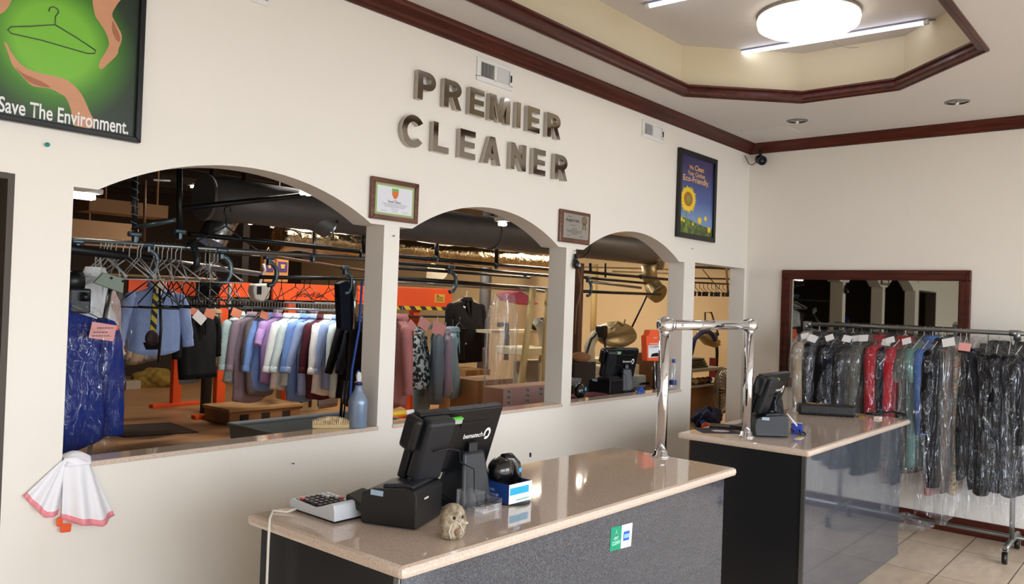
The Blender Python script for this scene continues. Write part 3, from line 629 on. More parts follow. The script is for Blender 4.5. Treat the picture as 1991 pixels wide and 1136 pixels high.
# sticker on the first counter
yy = 1.6045
P = ON(1207, 1046, 1, yy); root = thing('sticker', 'small green and white sticker on the front of the nearest counter', 'sticker', P)
def spx(l): return [ON(a, b, 1, yy)-P for a, b in l]
MB().prism(spx([(1185.5, 1072.5), (1206.3, 1067.3), (1209, 1021.8), (1188, 1026.5)]), (0, -.001, 0)).build('green_half', mat('sticker_green', (0, 150, 112), .5), root)
MB().prism(spx([(1206.3, 1067.3), (1226.3, 1062), (1229.5, 1016.5), (1209, 1021.8)]), (0, -.001, 0)).build('white_half', mat('sticker_white', (244, 246, 248), .4), root)
yy -= .0016
m_mint = mat('sticker_mint', (190, 244, 226), .5)
mb = MB(); mb.tube(spx([(1199.2, 1030.5), (1199, 1035), (1191, 1045.5), (1204, 1041), (1199, 1035.5)]), .0012, 4); mb.build('hanger_mark', m_mint, root)
a, b = spx([(1190, 1064), (1205, 1060)]); text('DRY', (a.x+.012, a.y, a.z+.022), (1, 0, 0), (0, 0, 1), .03, .013, m_mint, root, .02, 'sticker_lettering'); text('CLEAN', (a.x, a.y, a.z+.003), (1, 0, 0), (0, 0, 1), b.x-a.x, .014, m_mint, root, .02, 'sticker_lettering')
MB().prism(spx([(1211.5, 1052.5), (1223, 1049.5), (1224, 1031.5), (1213, 1034.5)]), (0, -.0006, 0)).build('blue_square', mat('sticker_blue', (36, 92, 214), .5), root)
yy -= .001
MB().prism(spx([(1213, 1047.5), (1222.5, 1045), (1223.2, 1037), (1213.6, 1039.5)]), (0, -.0004, 0)).build('light_band', mat('sticker_light_blue', (140, 188, 240), .5), root)
# chrome barrier between the counters
p1, p2 = V((3.40, 1.94, ZK)), V((4.315, 1.922, ZK)); HB = .628; RB = .0265
root = thing('chrome_barrier', 'shiny chrome rail on two posts bridging the gap between the counters', 'barrier', p1); d = p2-p1
for q in (V((0, 0, 0)), d):
    MB().lathe([(RB, .0), (RB, HB)], q, 28).build('post', m_chrome, root)
    MB().lathe([(.046, .0), (.046, .006), (.034, .012), (.031, .03), (RB, .032)], q, 28).build('flange', m_chrome, root)
    MB().sphere(q+V((0, 0, HB)), .042, n=32).build('ball_joint', m_chrome, root)
mb = MB(); mb.tube([V((.02, 0, HB)), d+V((-.02, 0, HB))], .0255, 28); mb.build('rail', m_chrome, root)
mb = MB()
for q, s_ in ((V((.036, 0, HB)), 1), (d+V((-.036, 0, HB)), -1)): mb.tube([q, q+V((.02*s_, 0, 0))], .031, 24)
mb.build('collar', m_chrome, root)
# point of sale terminals
m_screen = mat('dark_screen', (14, 16, 20), .08)
m_vent = ramp_mat('vent_perforation', [(.35, (14, 15, 17)), (.5, (84, 89, 98))], 'voronoi', 260, .5)
def pos_terminal(label, loc):
    O = V((2.04, 1.99, ZK)); root = thing('sales_terminal', label, 'computer', loc)
    tl, tr, bl, br = A(806, 798, 1.90)-O, A(966, 781, 1.90)-O, A(770, 925, 1.975)-O, A(934, 898, 1.975)-O
    tr.z = tl.z; br.z = bl.z; tl.x = bl.x = min(tl.x, bl.x); tr.x = br.x = (tr.x+br.x)/2
    e = (tl-bl).normalized(); n = V((1, 0, 0)).cross(e); n = n if n.y > 0 else -n; t = .034
    W = tr.x-tl.x
    def q(u, v, w): return bl+V((u*W, 0, 0))+(tl-bl)*v+n*w
    def slab(u0, u1, v0, v1, w0, w1, bev=.004, mb=None):
        return (mb or MB()).hexa([q(u0, v0, w0), q(u1, v0, w0), q(u1, v0, w1), q(u0, v0, w1), q(u0, v1, w0), q(u1, v1, w0), q(u1, v1, w1), q(u0, v1, w1)], bev=bev, seg=3)
    slab(0, 1, 0, 1, -t, 0, .006).build('monitor_housing', m_blackpl, root)
    slab(.03, .97, .05, .95, -.002, .001, 0).build('screen', m_screen, root)
    slab(.34, .98, 1, 1.006, -t+.004, -.006, 0).build('vent_strip', m_vent, root)
    slab(.0, .30, .06, .99, -.088, -t, .016).build('card_reader_housing', m_greypl, root)
    slab(-.10, -.01, .5, .99, -.066, -.004, .014).build('card_reader', m_blackpl, root)
    slab(.30, .45, .1, .9, -.052, -t, .008).build('back_cover', m_blackpl, root)
    slab(.50, .86, .72, .80, -t-.004, -t+.002, .002).build('back_ridge', m_blackpl, root)
    mb = slab(.32, .42, .86, .92, -.066, -.05, .002); o = mb.build('memory_stick', mat('grey_stick', (170, 174, 170), .5), root, 'grey and green memory stick')
    slab(.31, .43, .92, .945, -.064, -.05, .001).build('stick_cap', mat('stick_green', (96, 200, 70), .5), o)
    o_ = q(.58, .52, -t-.0015); text('bematech', o_, (1, 0, 0), e, .24*W, .018, m_pwhite, root, .01, 'maker_lettering')
    mb = MB()
    for k in range(12):
        a0, a1 = PI*2*k/12+.5, PI*2*(k+1)/12+.5
        f = lambda a, r: q(.875, .56, -t-.0015)+V((1, 0, 0))*r*math.cos(a)*.017+e*r*math.sin(a)*.023
        if k not in (6,): mb.face([f(a0, 1), f(a1, 1), f(a1, .55), f(a0, .55)])
    mb.build('maker_mark', m_pwhite, root)
    # stand
    zt = .195
    MB().hexa([(-.075, -.125, .014), (.08, -.125, .014), (.08, .03, .014), (-.075, .03, .014), (-.05, -.1, zt), (.056, -.1, zt), (.056, -.03, zt), (-.05, -.03, zt)], bev=.012, seg=3).build('stand', m_greypl, root)
    MB().b2((-.02, -.095, zt-.03), (.025, -.02, zt+.03), bev=.006).build('hinge', m_blackpl, root)
    MB().b2((-.15, -.11, 0), (.11, .14, .022), bev=.009).build('base', m_blackpl, root)
    mb = MB(); mb.tube([q(.1, .55, -.092), q(.25, .58, -.1), q(.4, .5, -.095), q(.46, .3, -.09), V((-.03, -.13, .14)), V((-.035, -.14, .07)), V((-.02, -.15, .02)), V((-.01, -.155, .004))], .0028, 6); mb.build('cable', m_blackpl, root)
    mb = MB(); mb.tube([q(.42, .02, -.02), V((-.1, -.02, .06)), V((-.06, -.1, .02)), V((-.03, -.14, .006))], .003, 6).tube([q(.5, .02, -.02), V((-.05, .0, .08)), V((-.07, -.03, .02))], .0035, 6); mb.build('cable', m_blackpl, root)
    return root
pos_terminal('black sales terminal seen from behind on the nearest counter', (2.04, 1.99, ZK))
p2_ = pos_terminal('black sales terminal behind the chrome post on the second counter', (4.67, 1.985, ZK))
# receipt printers
def printer(label, loc, rz, m, k=1.0, group=None):
    root = thing('receipt_printer', label, 'printer', loc, rz); D = .2*k; Wd = .188
    prof = [(0, 0), (Wd, 0), (Wd+.004, .05), (Wd, .098), (.15, .112), (.035, .122), (.01, .118), (0, .1)]
    MB().prism([(0, y, z+.004) for y, z in prof], (D, 0, 0), bev=.005).build('body', m, root)
    MB().prism([(.02, y, z) for y, z in ((.02, .12), (.13, .112), (.125, .128), (.06, .136), (.025, .132))], (D-.04, 0, 0), bev=.004).build('lid', m_greypl, root)
    MB().box((-.001, .135, .104), (.006, .042, .016), M=Matrix.Rotation(.05, 3, 'X')).build('tape', mat('blue_grey_tape', (150, 172, 190), .4), root, 'pale blue tape')
    MB().box((D*.5, .07, .137), (.02, .012, .002)).build('button', m_steel, root)
    mb = MB()
    mb.tube([(D, .03, .03), (D+.03, .0, .02), (D+.06, -.02, .008), (D+.1, -.01, .006)], .004, 6).tube([(D, .06, .03), (D+.05, .03, .02), (D+.1, .02, .008)], .0035, 6)
    mb.build('cable', m_blackpl, root)
    return root
r = printer('black receipt printer beside the calculator on the nearest counter', (1.70, 1.808, ZK), .385, m_blackpl)
MB().prism([(.02, .19, .02), (.18, .19, .02), (.16, .275, .045), (.05, .275, .045)], (0, 0, .03), bev=.008).build('paper_exit', m_blackpl, r)
fine_print(r, [(.07, .03, .085)], -.0015, m_pwhite, .006)
r = printer('charcoal receipt printer at the foot of the chrome post on the second counter', (4.487, 1.748, ZK), .733, m_greypl, .9)
# calculator
root = thing('desk_calculator', 'pale grey printing calculator at the left end of the nearest counter', 'calculator', (1.563, 2.03, ZK)); m_calc = mat('calculator_grey', (196, 200, 206), .4); w = .15
MB().prism([(0, y, z) for y, z in ((0, .008), (.24, .008), (.24, .034), (.235, .038), (.1, .032), (.02, .062), (.006, .058), (0, .04))], (w, 0, 0), bev=.004).build('body', m_calc, root)
MB().b2((.01, .01, 0), (w-.01, .23, .008)).build('foot', m_blackpl, root)
zk = lambda y: .032+(y-.1)/.135*.006+.0015
MB().hexa([(.012, .095, zk(.095)-.004), (w-.012, .095, zk(.095)-.004), (w-.012, .225, zk(.225)-.004), (.012, .225, zk(.225)-.004), (.012, .095, zk(.095)), (w-.012, .095, zk(.095)), (w-.012, .225, zk(.225)), (.012, .225, zk(.225))]).build('keypad', m_greypl, root)
m_red = mat('red_key', (206, 52, 66), .4); m_keyw = mat('white_key', (224, 226, 230), .4); m_keyd = mat('dark_key', (66, 62, 66), .4)
for i in range(6):
    for j in range(5):
        y = .107+.023*j; x = .024+.0205*i; mm = m_red if (i, j) in ((0, 4), (5, 1)) else (m_keyw if i == 5 or (i == 4 and j > 2) else m_keyd)
        MB().box((x, y, zk(y)+.003), (.015, .016, .007), bev=.002).build('key', mm, root)
mb = MB(); o = V((1.563, 2.03, ZK))
mb.tube([V((0, .2, .012)), V((-.03, .21, .004)), G(530, 996, ZK)-o+V((0, 0, .004)), V((1.437, 2.19, .925))-o, V((1.424, 2.17, .90))-o, V((1.42, 2.165, .86))-o, V((1.42, 2.165, .6))-o, V((1.425, 2.175, .1))-o, V((1.40, 2.2, .005))-o], .0042, 8); mb.build('cord', mat('white_cord', (214, 210, 200), .5), root, 'white power cord over the counter edge')
# stone owl
root = thing('stone_owl', 'small carved stone owl figurine near the counter front edge', 'figurine', (1.737, 1.688, ZK)); m_st = ramp_mat('carved_stone', [(.3, (96, 84, 68)), (.5, (152, 138, 116)), (.7, (184, 172, 150))], 'noise', 55, .8, bump=.4)
S = V((-1.737, -1.688, .6)).normalized(); az = math.atan2(S.y, S.x)+.5
mb = MB(); prof = [(.022, 0), (.034, .004), (.041, .02), (.0425, .04), (.041, .06), (.037, .078), (.029, .092), (.017, .1), (.004, .1035)]
mb.lathe(prof, (0, 0, 0), 28, sx=1, sy=.95); mb.build('body', m_st, root)
def onb(a, z, r): return V((math.cos(az+a)*r, math.sin(az+a)*r*.95, z))
for a in (-.34, .42): MB().sphere(onb(a, .068, .0365), .0058, n=12).build('eye', m_black, root)
MB().sphere(onb(1.1, .045, .042), .007, n=10, sc=(1, 1, .6)).build('wing_tip', mat('pale_stone', (206, 196, 178), .7), root)
mb = MB(); mb.tube([onb(-.45, .055, .041), onb(-.2, .058, .0425), onb(.05, .05, .043), onb(.3, .062, .0415), onb(.5, .05, .042)], .0022, 6).tube([onb(-.5, .055, .041), onb(-.7, .03, .043), onb(-.55, .008, .04)], .002, 6).tube([onb(.1, .05, .043), onb(.35, .03, .0435), onb(.5, .02, .0425)], .002, 6); mb.build('carved_lines', mat('pale_stone', (206, 196, 178), .7), root)
MB().sphere(onb(-.1, .028, .036), .012, n=12, sc=(.9, .9, 1.2)).build('belly', mat('brown_stone', (122, 100, 76), .8), root)
# acrylic box with coins
root = thing('acrylic_box', 'clear acrylic coin box between the stone owl and the blue box', 'box', (2.03, 1.80, ZK)); m_acr = plastic_mat('clear_acrylic', (240, 244, 250), .3, 3, .08)
mb = MB(); w, dd, h, t = .135, .085, .074, .0025; ax = -.075
mb.b2((ax, 0, 0), (ax+t, dd, h)); mb.b2((ax+w-t, 0, 0), (ax+w, dd, h*.55)); mb.b2((ax+t, 0, 0), (ax+w-t, t, h*.35)); mb.b2((ax+t, dd-t, 0), (ax+w-t, dd, h)); mb.b2((ax+t, t, 0), (ax+w-t, dd-t, t)); mb.b2((ax+.045, t, t), (ax+.045+t, dd-t, h)); mb.b2((ax, 0, h), (ax+.05, dd, h+t))
mb.build('case', m_acr, root)
rnd = random.Random(5)
for k in range(6): tag(MB().lathe([(.0095, 0), (.0095, .0015)], (0, 0, 0), 14).build('coin', mat('copper_coin', (196, 104, 66), .3, .8), loc=(2.03+rnd.uniform(.0, .035), 1.80+rnd.uniform(.02, .05), ZK+.0026+.0017*k)), 'copper coin lying in the clear acrylic box', 'coin', 'coins in the acrylic box')
MB().b2((ax+.048, .006, .0026), (ax+w-.004, dd-.006, .0036)).build('paper_slip', m_pwhite, root)
# blue box with the black curled device, on a black tray
BB = V((2.205, 1.905, ZK)); tag(MB().lathe([(.085, 0), (.09, .004), (.088, .006), (.0, .006)], (0, 0, 0), 28, sx=.9, sy=1.35).build('tray', m_blackpl, loc=BB), 'thin black oval tray under the blue box', 'tray')
root = thing('open_box', 'blue and white open cardboard box on the black tray', 'box', BB+V((0, 0, .006))); m_bb = mat('blue_card', (30, 66, 140), .5); m_lb = mat('light_blue_print', (40, 170, 214), .5)
bw, bd, bh = .062, .09, .068; t = .002
MB().b2((-bw, -bd, 0), (-bw+t, bd, bh)).build('side', m_bb, root); MB().b2((bw-t, -bd, 0), (bw, bd, bh)).build('side', m_bb, root); MB().b2((-bw+t, bd-t, 0), (bw-t, bd, bh+.012)).build('back', m_bb, root)
MB().b2((-bw, -bd-t, 0), (bw, -bd, bh)).build('front', mat('white_card', (236, 240, 244), .5), root, 'white printed end'); MB().b2((-bw+t, -bd, 0), (bw-t, bd-t, t)).build('bottom', m_tan, root)
MB().b2((-bw+.004, -bd-t-.0008, .03), (bw-.018, -bd-t, .055)).build('printed_band', m_lb, root); fine_print(root, [(.012, .07, .008)], -bd-t-.001, mat('green_print', (120, 190, 150), .5), .005)
o = fine_print(root, [(0, .09, .02), (0, .05, .036)], 0, mat('pale_print', (150, 176, 214), .5), .009); o.location = (-bw-.0012, 0, 0); o.rotation_euler.z = -PI/2
root = thing('webcam', 'glossy black round-headed device standing in the blue box', 'device', BB+V((-.006, 0, .009))); root.scale = (1.17, 1.17, 1.12); m_gl = mat('gloss_black', (14, 14, 16), .12, coat=.6)
mb = MB(); mb.sphere((-.012, -.01, .088), .044, n=28, sc=(1, .9, 1)); mb.build('head', m_gl, root)
mb = MB(); mb.tube([(-.005, -.01, .128), (.022, -.012, .122), (.042, -.014, .1), (.05, -.015, .06), (.05, -.015, .002)], [.012, .02, .024, .023, .02], 18); mb.build('body', m_gl, root)
MB().sphere((.048, -.0385, .085), .008, n=12, sc=(1, .3, 1)).build('blue_dot', mat('sky_blue', (70, 170, 232), .4), root)
tag(MB().tube([(2.175, 1.83, ZK+.01), (2.196, 1.826, ZK+.075)], .004, 8).tube([(2.182, 1.8285, ZK+.03), (2.19, 1.827, ZK+.055)], .0055, 8).build('pen', m_blackpl), 'black pen leaning in the blue box', 'pen')
tag(MB().tube([(2.225+.016*math.cos(a), 1.826, ZK+.052+.012*math.sin(a)) for a in [2*PI*k/16 for k in range(16)]], .0022, 6, closed=True).build('elastic_band', m_red), 'red elastic loop in the blue box', 'band')
tag(MB().b2((-.0035, -.0035, 0), (.0035, .0035, .02), bev=.001).build('cable_plug', m_blackpl, loc=G(1031, 889, ZK)), 'tiny black plug at the back edge of the nearest counter', 'plug')
# second counter's small things
tag(MB().b2((-.16, -.07, 0), (.16, .07, .012), bev=.004).build('keyboard', m_blackpl, loc=G(1432, 833, ZK), rotz=-1.1), 'black keyboard lying left of the chrome post on the second counter', 'keyboard')
root = thing('counter_mat', 'dark mat with a white flower print on the corner of the second counter', 'mat', G(1392, 838, ZK), -.75)
MB().b2((-.11, -.09, 0), (.11, .09, .003)).build('pad', mat('dark_purple_mat', (44, 40, 52), .7), root)
mb = MB()
for k in range(7): a = 2*PI*k/7; mb.lathe([(.022, .0032), (.0, .0036)], (.035*math.cos(a)+.02, .02*math.sin(a)-.02, 0), 10)
mb.build('flower_print', mat('white_flower', (226, 214, 226), .6), root)
p = G(1549, 843, ZK); root = thing('pen_box', 'small blue box of pens behind the charcoal printer', 'box', p, .4)
MB().b2((-.035, -.03, 0), (.035, .03, .055), bev=.002).build('box_body', mat('royal_blue', (36, 62, 170), .45), root); MB().b2((.035, -.03, .0), (.037, .03, .058)).build('white_side', m_white, root)
tag(MB().tube([p+V((-.05, -.02, .05)), p+V((-.085, .03, .12))], .005, 8).build('pen', m_white), 'white pen leaning by the small blue box', 'pen')
q = G(1550, 847, ZK); mb = MB(); mb.tube([q+V((-.07, .0, .03)), q+V((-.02, -.03, .012)), q+V((.02, -.04, .006)), q+V((.05, -.03, .008)), q+V((.07, .02, .03))], .004, 6).tube([q+V((-.05, .02, .04)), q+V((0, -.02, .006)), q+V((.03, .0, .03))], .004, 6)
tag(mb.build('sunglasses', m_black), 'black folded spectacles in front of the small blue box', 'glasses')
tag(MB().b2((-.05, -.015, 0), (.05, .015, .002)).build('paper_note', mat('yellow_note', (230, 220, 140), .6), loc=G(1554, 853, ZK), rotz=.1), 'yellow paper strip by the charcoal printer', 'note')
root = thing('clutch_bag', 'black zipped clutch bag lying on the second counter', 'bag', (5.70, 1.965, ZK), -1.05)
MB().b2((-.19, -.055, 0), (.19, .055, .075), bev=.02, seg=3).build('pouch', mat('black_leather', (24, 23, 24), .5, bump=.2, bscale=120), root)
mb = MB()
for k in range(9): mb.sphere((-.12+.013*k, .0+.006*math.sin(k*2), .078), .005, n=8)
mb.build('chain', mat('gold', (206, 170, 96), .25, .9), root)
p = G(1676, 811, ZK); tag(MB().b2((-.02, -.02, 0), (.02, .02, .012), bev=.004).tube([(-.02, 0, .006), (-.05, .02, .006), (-.06, -.01, .004)], .004, 6).build('key_bunch', mat('gold', (206, 170, 96), .25, .9), loc=p), 'small gold trinkets beside the clutch bag', 'trinket')
mb = MB(); pts = [G(1683, 806, ZK)+V((0, 0, .008)), G(1700, 808, ZK)+V((0, 0, .01)), G(1735, 804, ZK)+V((0, 0, .012)), G(1760, 811, ZK)+V((0, 0, .014)), V((6.05, 1.60, ZK+.014))]
mb.tube(pts, .009, 8); tag(mb.build('strap', mat('black_leather', (24, 23, 24), .5)), 'black strap lying across the end of the second counter', 'strap')
tag(MB().b2((-.03, -.02, 0), (.03, .02, .016), bev=.003).build('small_case', mat('pinkish_white', (232, 214, 210), .4), loc=G(1707, 815, ZK)), 'small pale case beside the black strap', 'case')
# ================================================================ garments
m_wire = mat('hanger_wire', (150, 150, 152), .3, .9); m_wirew = mat('white_hanger', (220, 218, 212), .4)
m_plastic = plastic_mat('clear_plastic', (236, 240, 248), .2, 13, .004)
m_plastic2 = plastic_mat('milky_plastic', (236, 240, 246), .3, 10, .07)
m_tagp = mat('pink_tag', (228, 160, 156), .6); m_tagw = mat('white_tag', (234, 234, 236), .6); m_tago = mat('salmon_tag', (226, 140, 110), .6)
FAB = {}
def fab(name, c, rough=.8, var=.1, vscale=30):
    return mat('fabric_'+name, c, rough, bump=.15, bscale=45, var=var, vscale=vscale, spec=.2)
def body_rings(w, L, t, seed, fold, hem, neck=.06, waist=1.0, top=-.085, n=36, curve=.0, ns=.0):
    rnd = random.Random(seed); ph = [rnd.uniform(0, 2*PI) for _ in range(4)]; fr = rnd.choice((5, 6, 7))
    lv = [(top, neck*.8, .045), (top-.02, neck, .052), (top-.035, neck*1.5, .05), (top-.055, w*.7, .046), (top-.075, w*.93, .042), (top-.1, w, .045)]
    z0 = top-.1; k = 10
    for i in range(1, k+1):
        u = i/k; ww = w*(1+(waist-1)*math.sin(PI*min(1, u*1.2)))*(1+(hem-1)*u) ; lv.append((z0+(-L-z0)*u, ww, .045+(t-.045)*min(1, u*1.8)))
    rs = []
    for z, hw, ht in lv:
        u = max(0, (z0-z)/(L+z0)) if L+z0 else 0; r = []
        for q in range(n):
            a = 2*PI*q/n; c, s = math.cos(a), math.sin(a)
            f = 1+fold*u*(.6*math.sin(fr*a+ph[0]+2*u)+.4*math.sin((fr+4)*a+ph[1]-3*u))
            x = hw*math.copysign(abs(c)**.8, c)*(1+.03*u*math.sin(7*u+ph[2])); y = ht*math.copysign(abs(s)**.85, s)*f+.02*u*math.sin(5*u+ph[3])
            zz = z
            if u > .95 and curve: zz = z+curve*(abs(c)**2)
            r.append(V((x, y, zz)))
        rs.append(r)
    return rs
def sleeve_pts(s, w, sl, rnd, top=-.085, spread=.06):
    x0 = s*(w-.03); sx = spread*rnd.uniform(.4, 1.1); sy = rnd.uniform(-.05, .05)
    return [V((x0-s*.02, 0, top-.085)), V((x0+s*.02, 0, top-.105)), V((x0+s*.045, sy*.2, top-.18)), V((x0+s*(.05+sx*.4), sy*.5, top-.12-sl*.45)), V((x0+s*(.05+sx*.7), sy*.8, top-.1-sl*.75)), V((x0+s*(.045+sx), sy, top-.1-sl))]
def flat_tube(mb, pts, rx, ry, n=14, fold=.12, seed=0, mi=0):
    rs = []; N = len(pts)
    P2 = []
    for i in range(N-1):
        for j in range(3): P2.append((pts[i].lerp(pts[i+1], j/3), rx[i]+(rx[i+1]-rx[i])*j/3, ry[i]+(ry[i+1]-ry[i])*j/3))
    P2.append((pts[-1], rx[-1], ry[-1]))
    for i, (p, a, b) in enumerate(P2):
        t = (P2[min(i+1, len(P2)-1)][0]-P2[max(i-1, 0)][0]).normalized(); X = V((0, 1, 0)); Y = t.cross(X).normalized(); X = Y.cross(t).normalized()
        rs.append([p+Y*math.cos(2*PI*k/n)*a*(1+fold*math.sin(3*k+i*1.3+seed)*.5)+X*math.sin(2*PI*k/n)*b*(1+fold*math.sin(2*k+i*.9+seed)) for k in range(n)])
    mb.rings(rs, mi)
def wire_hanger(mb, w=.2, z=-.10, r=.0028):
    mb.tube([(0, 0, -.045), (0, 0, -.02), (-.004, 0, -.008), (0, 0, .008), (.012, 0, .013), (.022, 0, .006), (.022, 0, -.006)], r, 6)
    mb.tube([(0, 0, -.045), (w, 0, z-.05), (w*.98, 0, z-.06), (-w*.98, 0, z-.06), (-w, 0, z-.05), (0, 0, -.045)], r, 6)
SEED = [100]
def garment(name, label, cat, loc, rz, m, L=.75, w=.21, sl=.5, t=.075, fold=.18, hem=1.05, kind='shirt', group=None, bag=None, baglen=None, tags=(), collar=None, cuff=None, hang=True, bagw=1.25, spread=.06, lining=None, waist=1.0):
    SEED[0] += 1; seed = SEED[0]; rnd = random.Random(seed)
    root = thing(name, label, cat, loc, rz, group)
    if kind in ('shirt', 'coat', 'dress'):
        top = -.085
        MB().rings(body_rings(w, L, t, seed, fold, hem, curve=.05 if kind == 'shirt' else 0, waist=waist)).build('garment_body', m, root)
        if sl:
            for s in (-1, 1):
                mb = MB(); pts = sleeve_pts(s, w, sl, rnd, spread=spread); k = .5 if kind == 'coat' else 0
                flat_tube(mb, pts, [.03, .055, .06, .055+.01*k, .05+.01*k, .042+.014*k], [.035, .05, .05, .045, .042, .036], seed=seed+s)
                if kind == 'shirt':
                    e, f = pts[-1], (pts[-1]-pts[-2]).normalized(); flat_tube(mb, [e-f*.055, e-f*.03, e+f*.012], [.045, .048, .047], [.039, .042, .041], fold=.02)
                mb.build('sleeve', m, root)
        mb = MB(); n = 18
        if kind == 'shirt':
            rs = [[V((.06*k_*math.cos(2*PI*q/n), .05*k_*math.sin(2*PI*q/n), z)) for q in range(n)] for k_, z in ((1.1, -.1), (.98, -.065), (.92, -.05), (1.0, -.048), (1.25, -.085), (1.28, -.095))]
            mb.rings(rs, caps=False); mb.build('collar', collar or m, root)
            mb = MB(); mb.box((0, -t*.75, -.1-(L-.12)*.5), (.028, .012, L-.16), M=None); mb.build('placket', m, root)
        elif kind == 'coat':
            mb.rings([[V((.065*k_*math.cos(2*PI*q/n), .055*k_*math.sin(2*PI*q/n), z)) for q in range(n)] for k_, z in ((1.15, -.11), (1.0, -.06), (1.25, -.07), (1.5, -.11))], caps=False)
            for s in (-1, 1): mb.prism([(s*.03, -.052, -.07), (s*.085, -.058, -.15), (s*.06, -.07, -.22), (s*.008, -.078, -.34)], (0, -.008, 0))
            mb.build('lapel', m, root)
    elif kind == 'trousers':
        mb = MB(); rs = []; n = 24
        for i in range(13):
            u = i/12; z = -.135-(L-.135)*u; hw = w*(1-.18*u); 
            rs.append([V((hw*math.cos(2*PI*q/n), (.022+.02*math.sin(PI*u))*math.sin(2*PI*q/n)*(1+fold*1.5*u*math.sin(5*2*PI*q/n+seed))+.012*math.sin(4*u+seed), z+(.012 if i == 0 else 0)*0)) for q in range(n)])
        mb.rings(rs); mb.build('garment_body', m, root)
        MB().box((0, 0, -.137), (w*2.02, .05, .03), bev=.012).build('fold', m, root)
    if hang: mb = MB(); wire_hanger(mb, w*.9); mb.build('hanger', m_wire if rnd.random() < .6 else m_wirew, root)
    if bag:
        n = 34; bl = baglen or L+.15; rs = []; ph = rnd.uniform(0, 6)
        lv = [(-.035, .012, .012), (-.05, .05, .04), (-.1, w*.8, .062), (-.15, w*1.08, .072)]+[(-.15-(bl-.15)*u, w*bagw*(1+.06*math.sin(4*u+ph)), (t*1.15+.022)*(1-.25*max(0, u-.7))) for u in [k/14 for k in range(1, 15)]]
        for i, (z, hw, ht) in enumerate(lv):
            u = i/len(lv); r = []
            for q in range(n):
                a = 2*PI*q/n; c, s = math.cos(a), math.sin(a); f = 1+.16*u*math.sin(7*a+ph+i*.45)+.07*math.sin(13*a-i*.8+ph)+.05*math.sin(5*i+3*q+ph)
                r.append(V((hw*math.copysign(abs(c)**.7, c)*(1+.035*math.sin(i*1.7+ph+3*a)), ht*math.copysign(abs(s)**.8, s)*f, z+(.03*math.sin(3*a+ph) if i == len(lv)-1 else 0))))
            rs.append(r)
        MB().rings(rs, caps=False).build('plastic_cover', bag, root)
    for k, (mm, dx, dz, a, sz) in enumerate(tags):
        MB().box((dx, -.078-.004*k, dz), (sz, .0015, sz*.72), M=Matrix.Rotation(a, 3, 'Y')).build('paper_tag', mm, root)
    return root
# ---------------------------------------------------------------- the clothes rack along the right wall
RX, RZ = 6.50, 1.535
root = thing('clothes_rack', 'grey steel pipe clothes rack on casters along the right wall', 'rack', (RX, 1.6, 0))
def rl(y): return y-1.6
mb = MB(); mb.tube([(0, rl(2.42), RZ), (0, rl(.2), RZ)], .0165, 14); mb.build('hanging_bar', m_steel, root)
for y in (2.42, .955, .22):
    MB().tube([(0, rl(y), .1), (0, rl(y), RZ-.012)], .016, 14).build('post', m_steel, root)
    MB().tube([(-.26, rl(y), .105), (.26, rl(y), .105)], .018, 12).build('foot', m_steel, root)
    MB().tube([(0, rl(y), RZ-.05), (0, rl(y), RZ+.02)], .023, 14).tube([(0, rl(y)-.045 if y > 1 else rl(y)+.045, RZ), (0, rl(y), RZ)], .0225, 14).sphere((0, rl(y), RZ), .0235, n=14).build('elbow_fitting', m_steel, root)
    for x in (-.24, .24):
        c = MB(); c.tube([(x, rl(y)-.014, .04), (x, rl(y)+.014, .04)], .04, 20); o = c.build('caster', m_blackpl, root)
        MB().box((x, rl(y)+.02, .06), (.035, .004, .07)).box((x, rl(y)-.02, .06), (.035, .004, .07)).box((x, rl(y), .094), (.04, .046, .006)).build('caster_fork', m_chrome, o)
MB().tube([(.13, rl(2.42), .105), (.13, rl(.22), .105)], .014, 10).build('bottom_bar', m_steel, root)
tt = fab('taupe', (150, 134, 112)); bk = fab('black', (14, 14, 17)); nv = fab('navy', (19, 22, 36)); ch = fab('charcoal', (52, 53, 56)); ol = fab('olive_grey', (82, 82, 74)); rd = fab('red', (166, 16, 34)); rd2 = fab('dark_red', (150, 28, 40)); tg = fab('teal', (96, 134, 128)); br = fab('brown', (92, 78, 66)); bl_ = fab('blue', (70, 104, 164)); gr = fab('dark_grey', (64, 64, 68)); pk = fab('dusty_pink', (186, 130, 134))
fl_ = ramp_mat('floral_print', [(.3, (206, 92, 58)), (.45, (228, 190, 150)), (.6, (90, 140, 120)), (.75, (220, 212, 200))], 'noise', 34, .8)
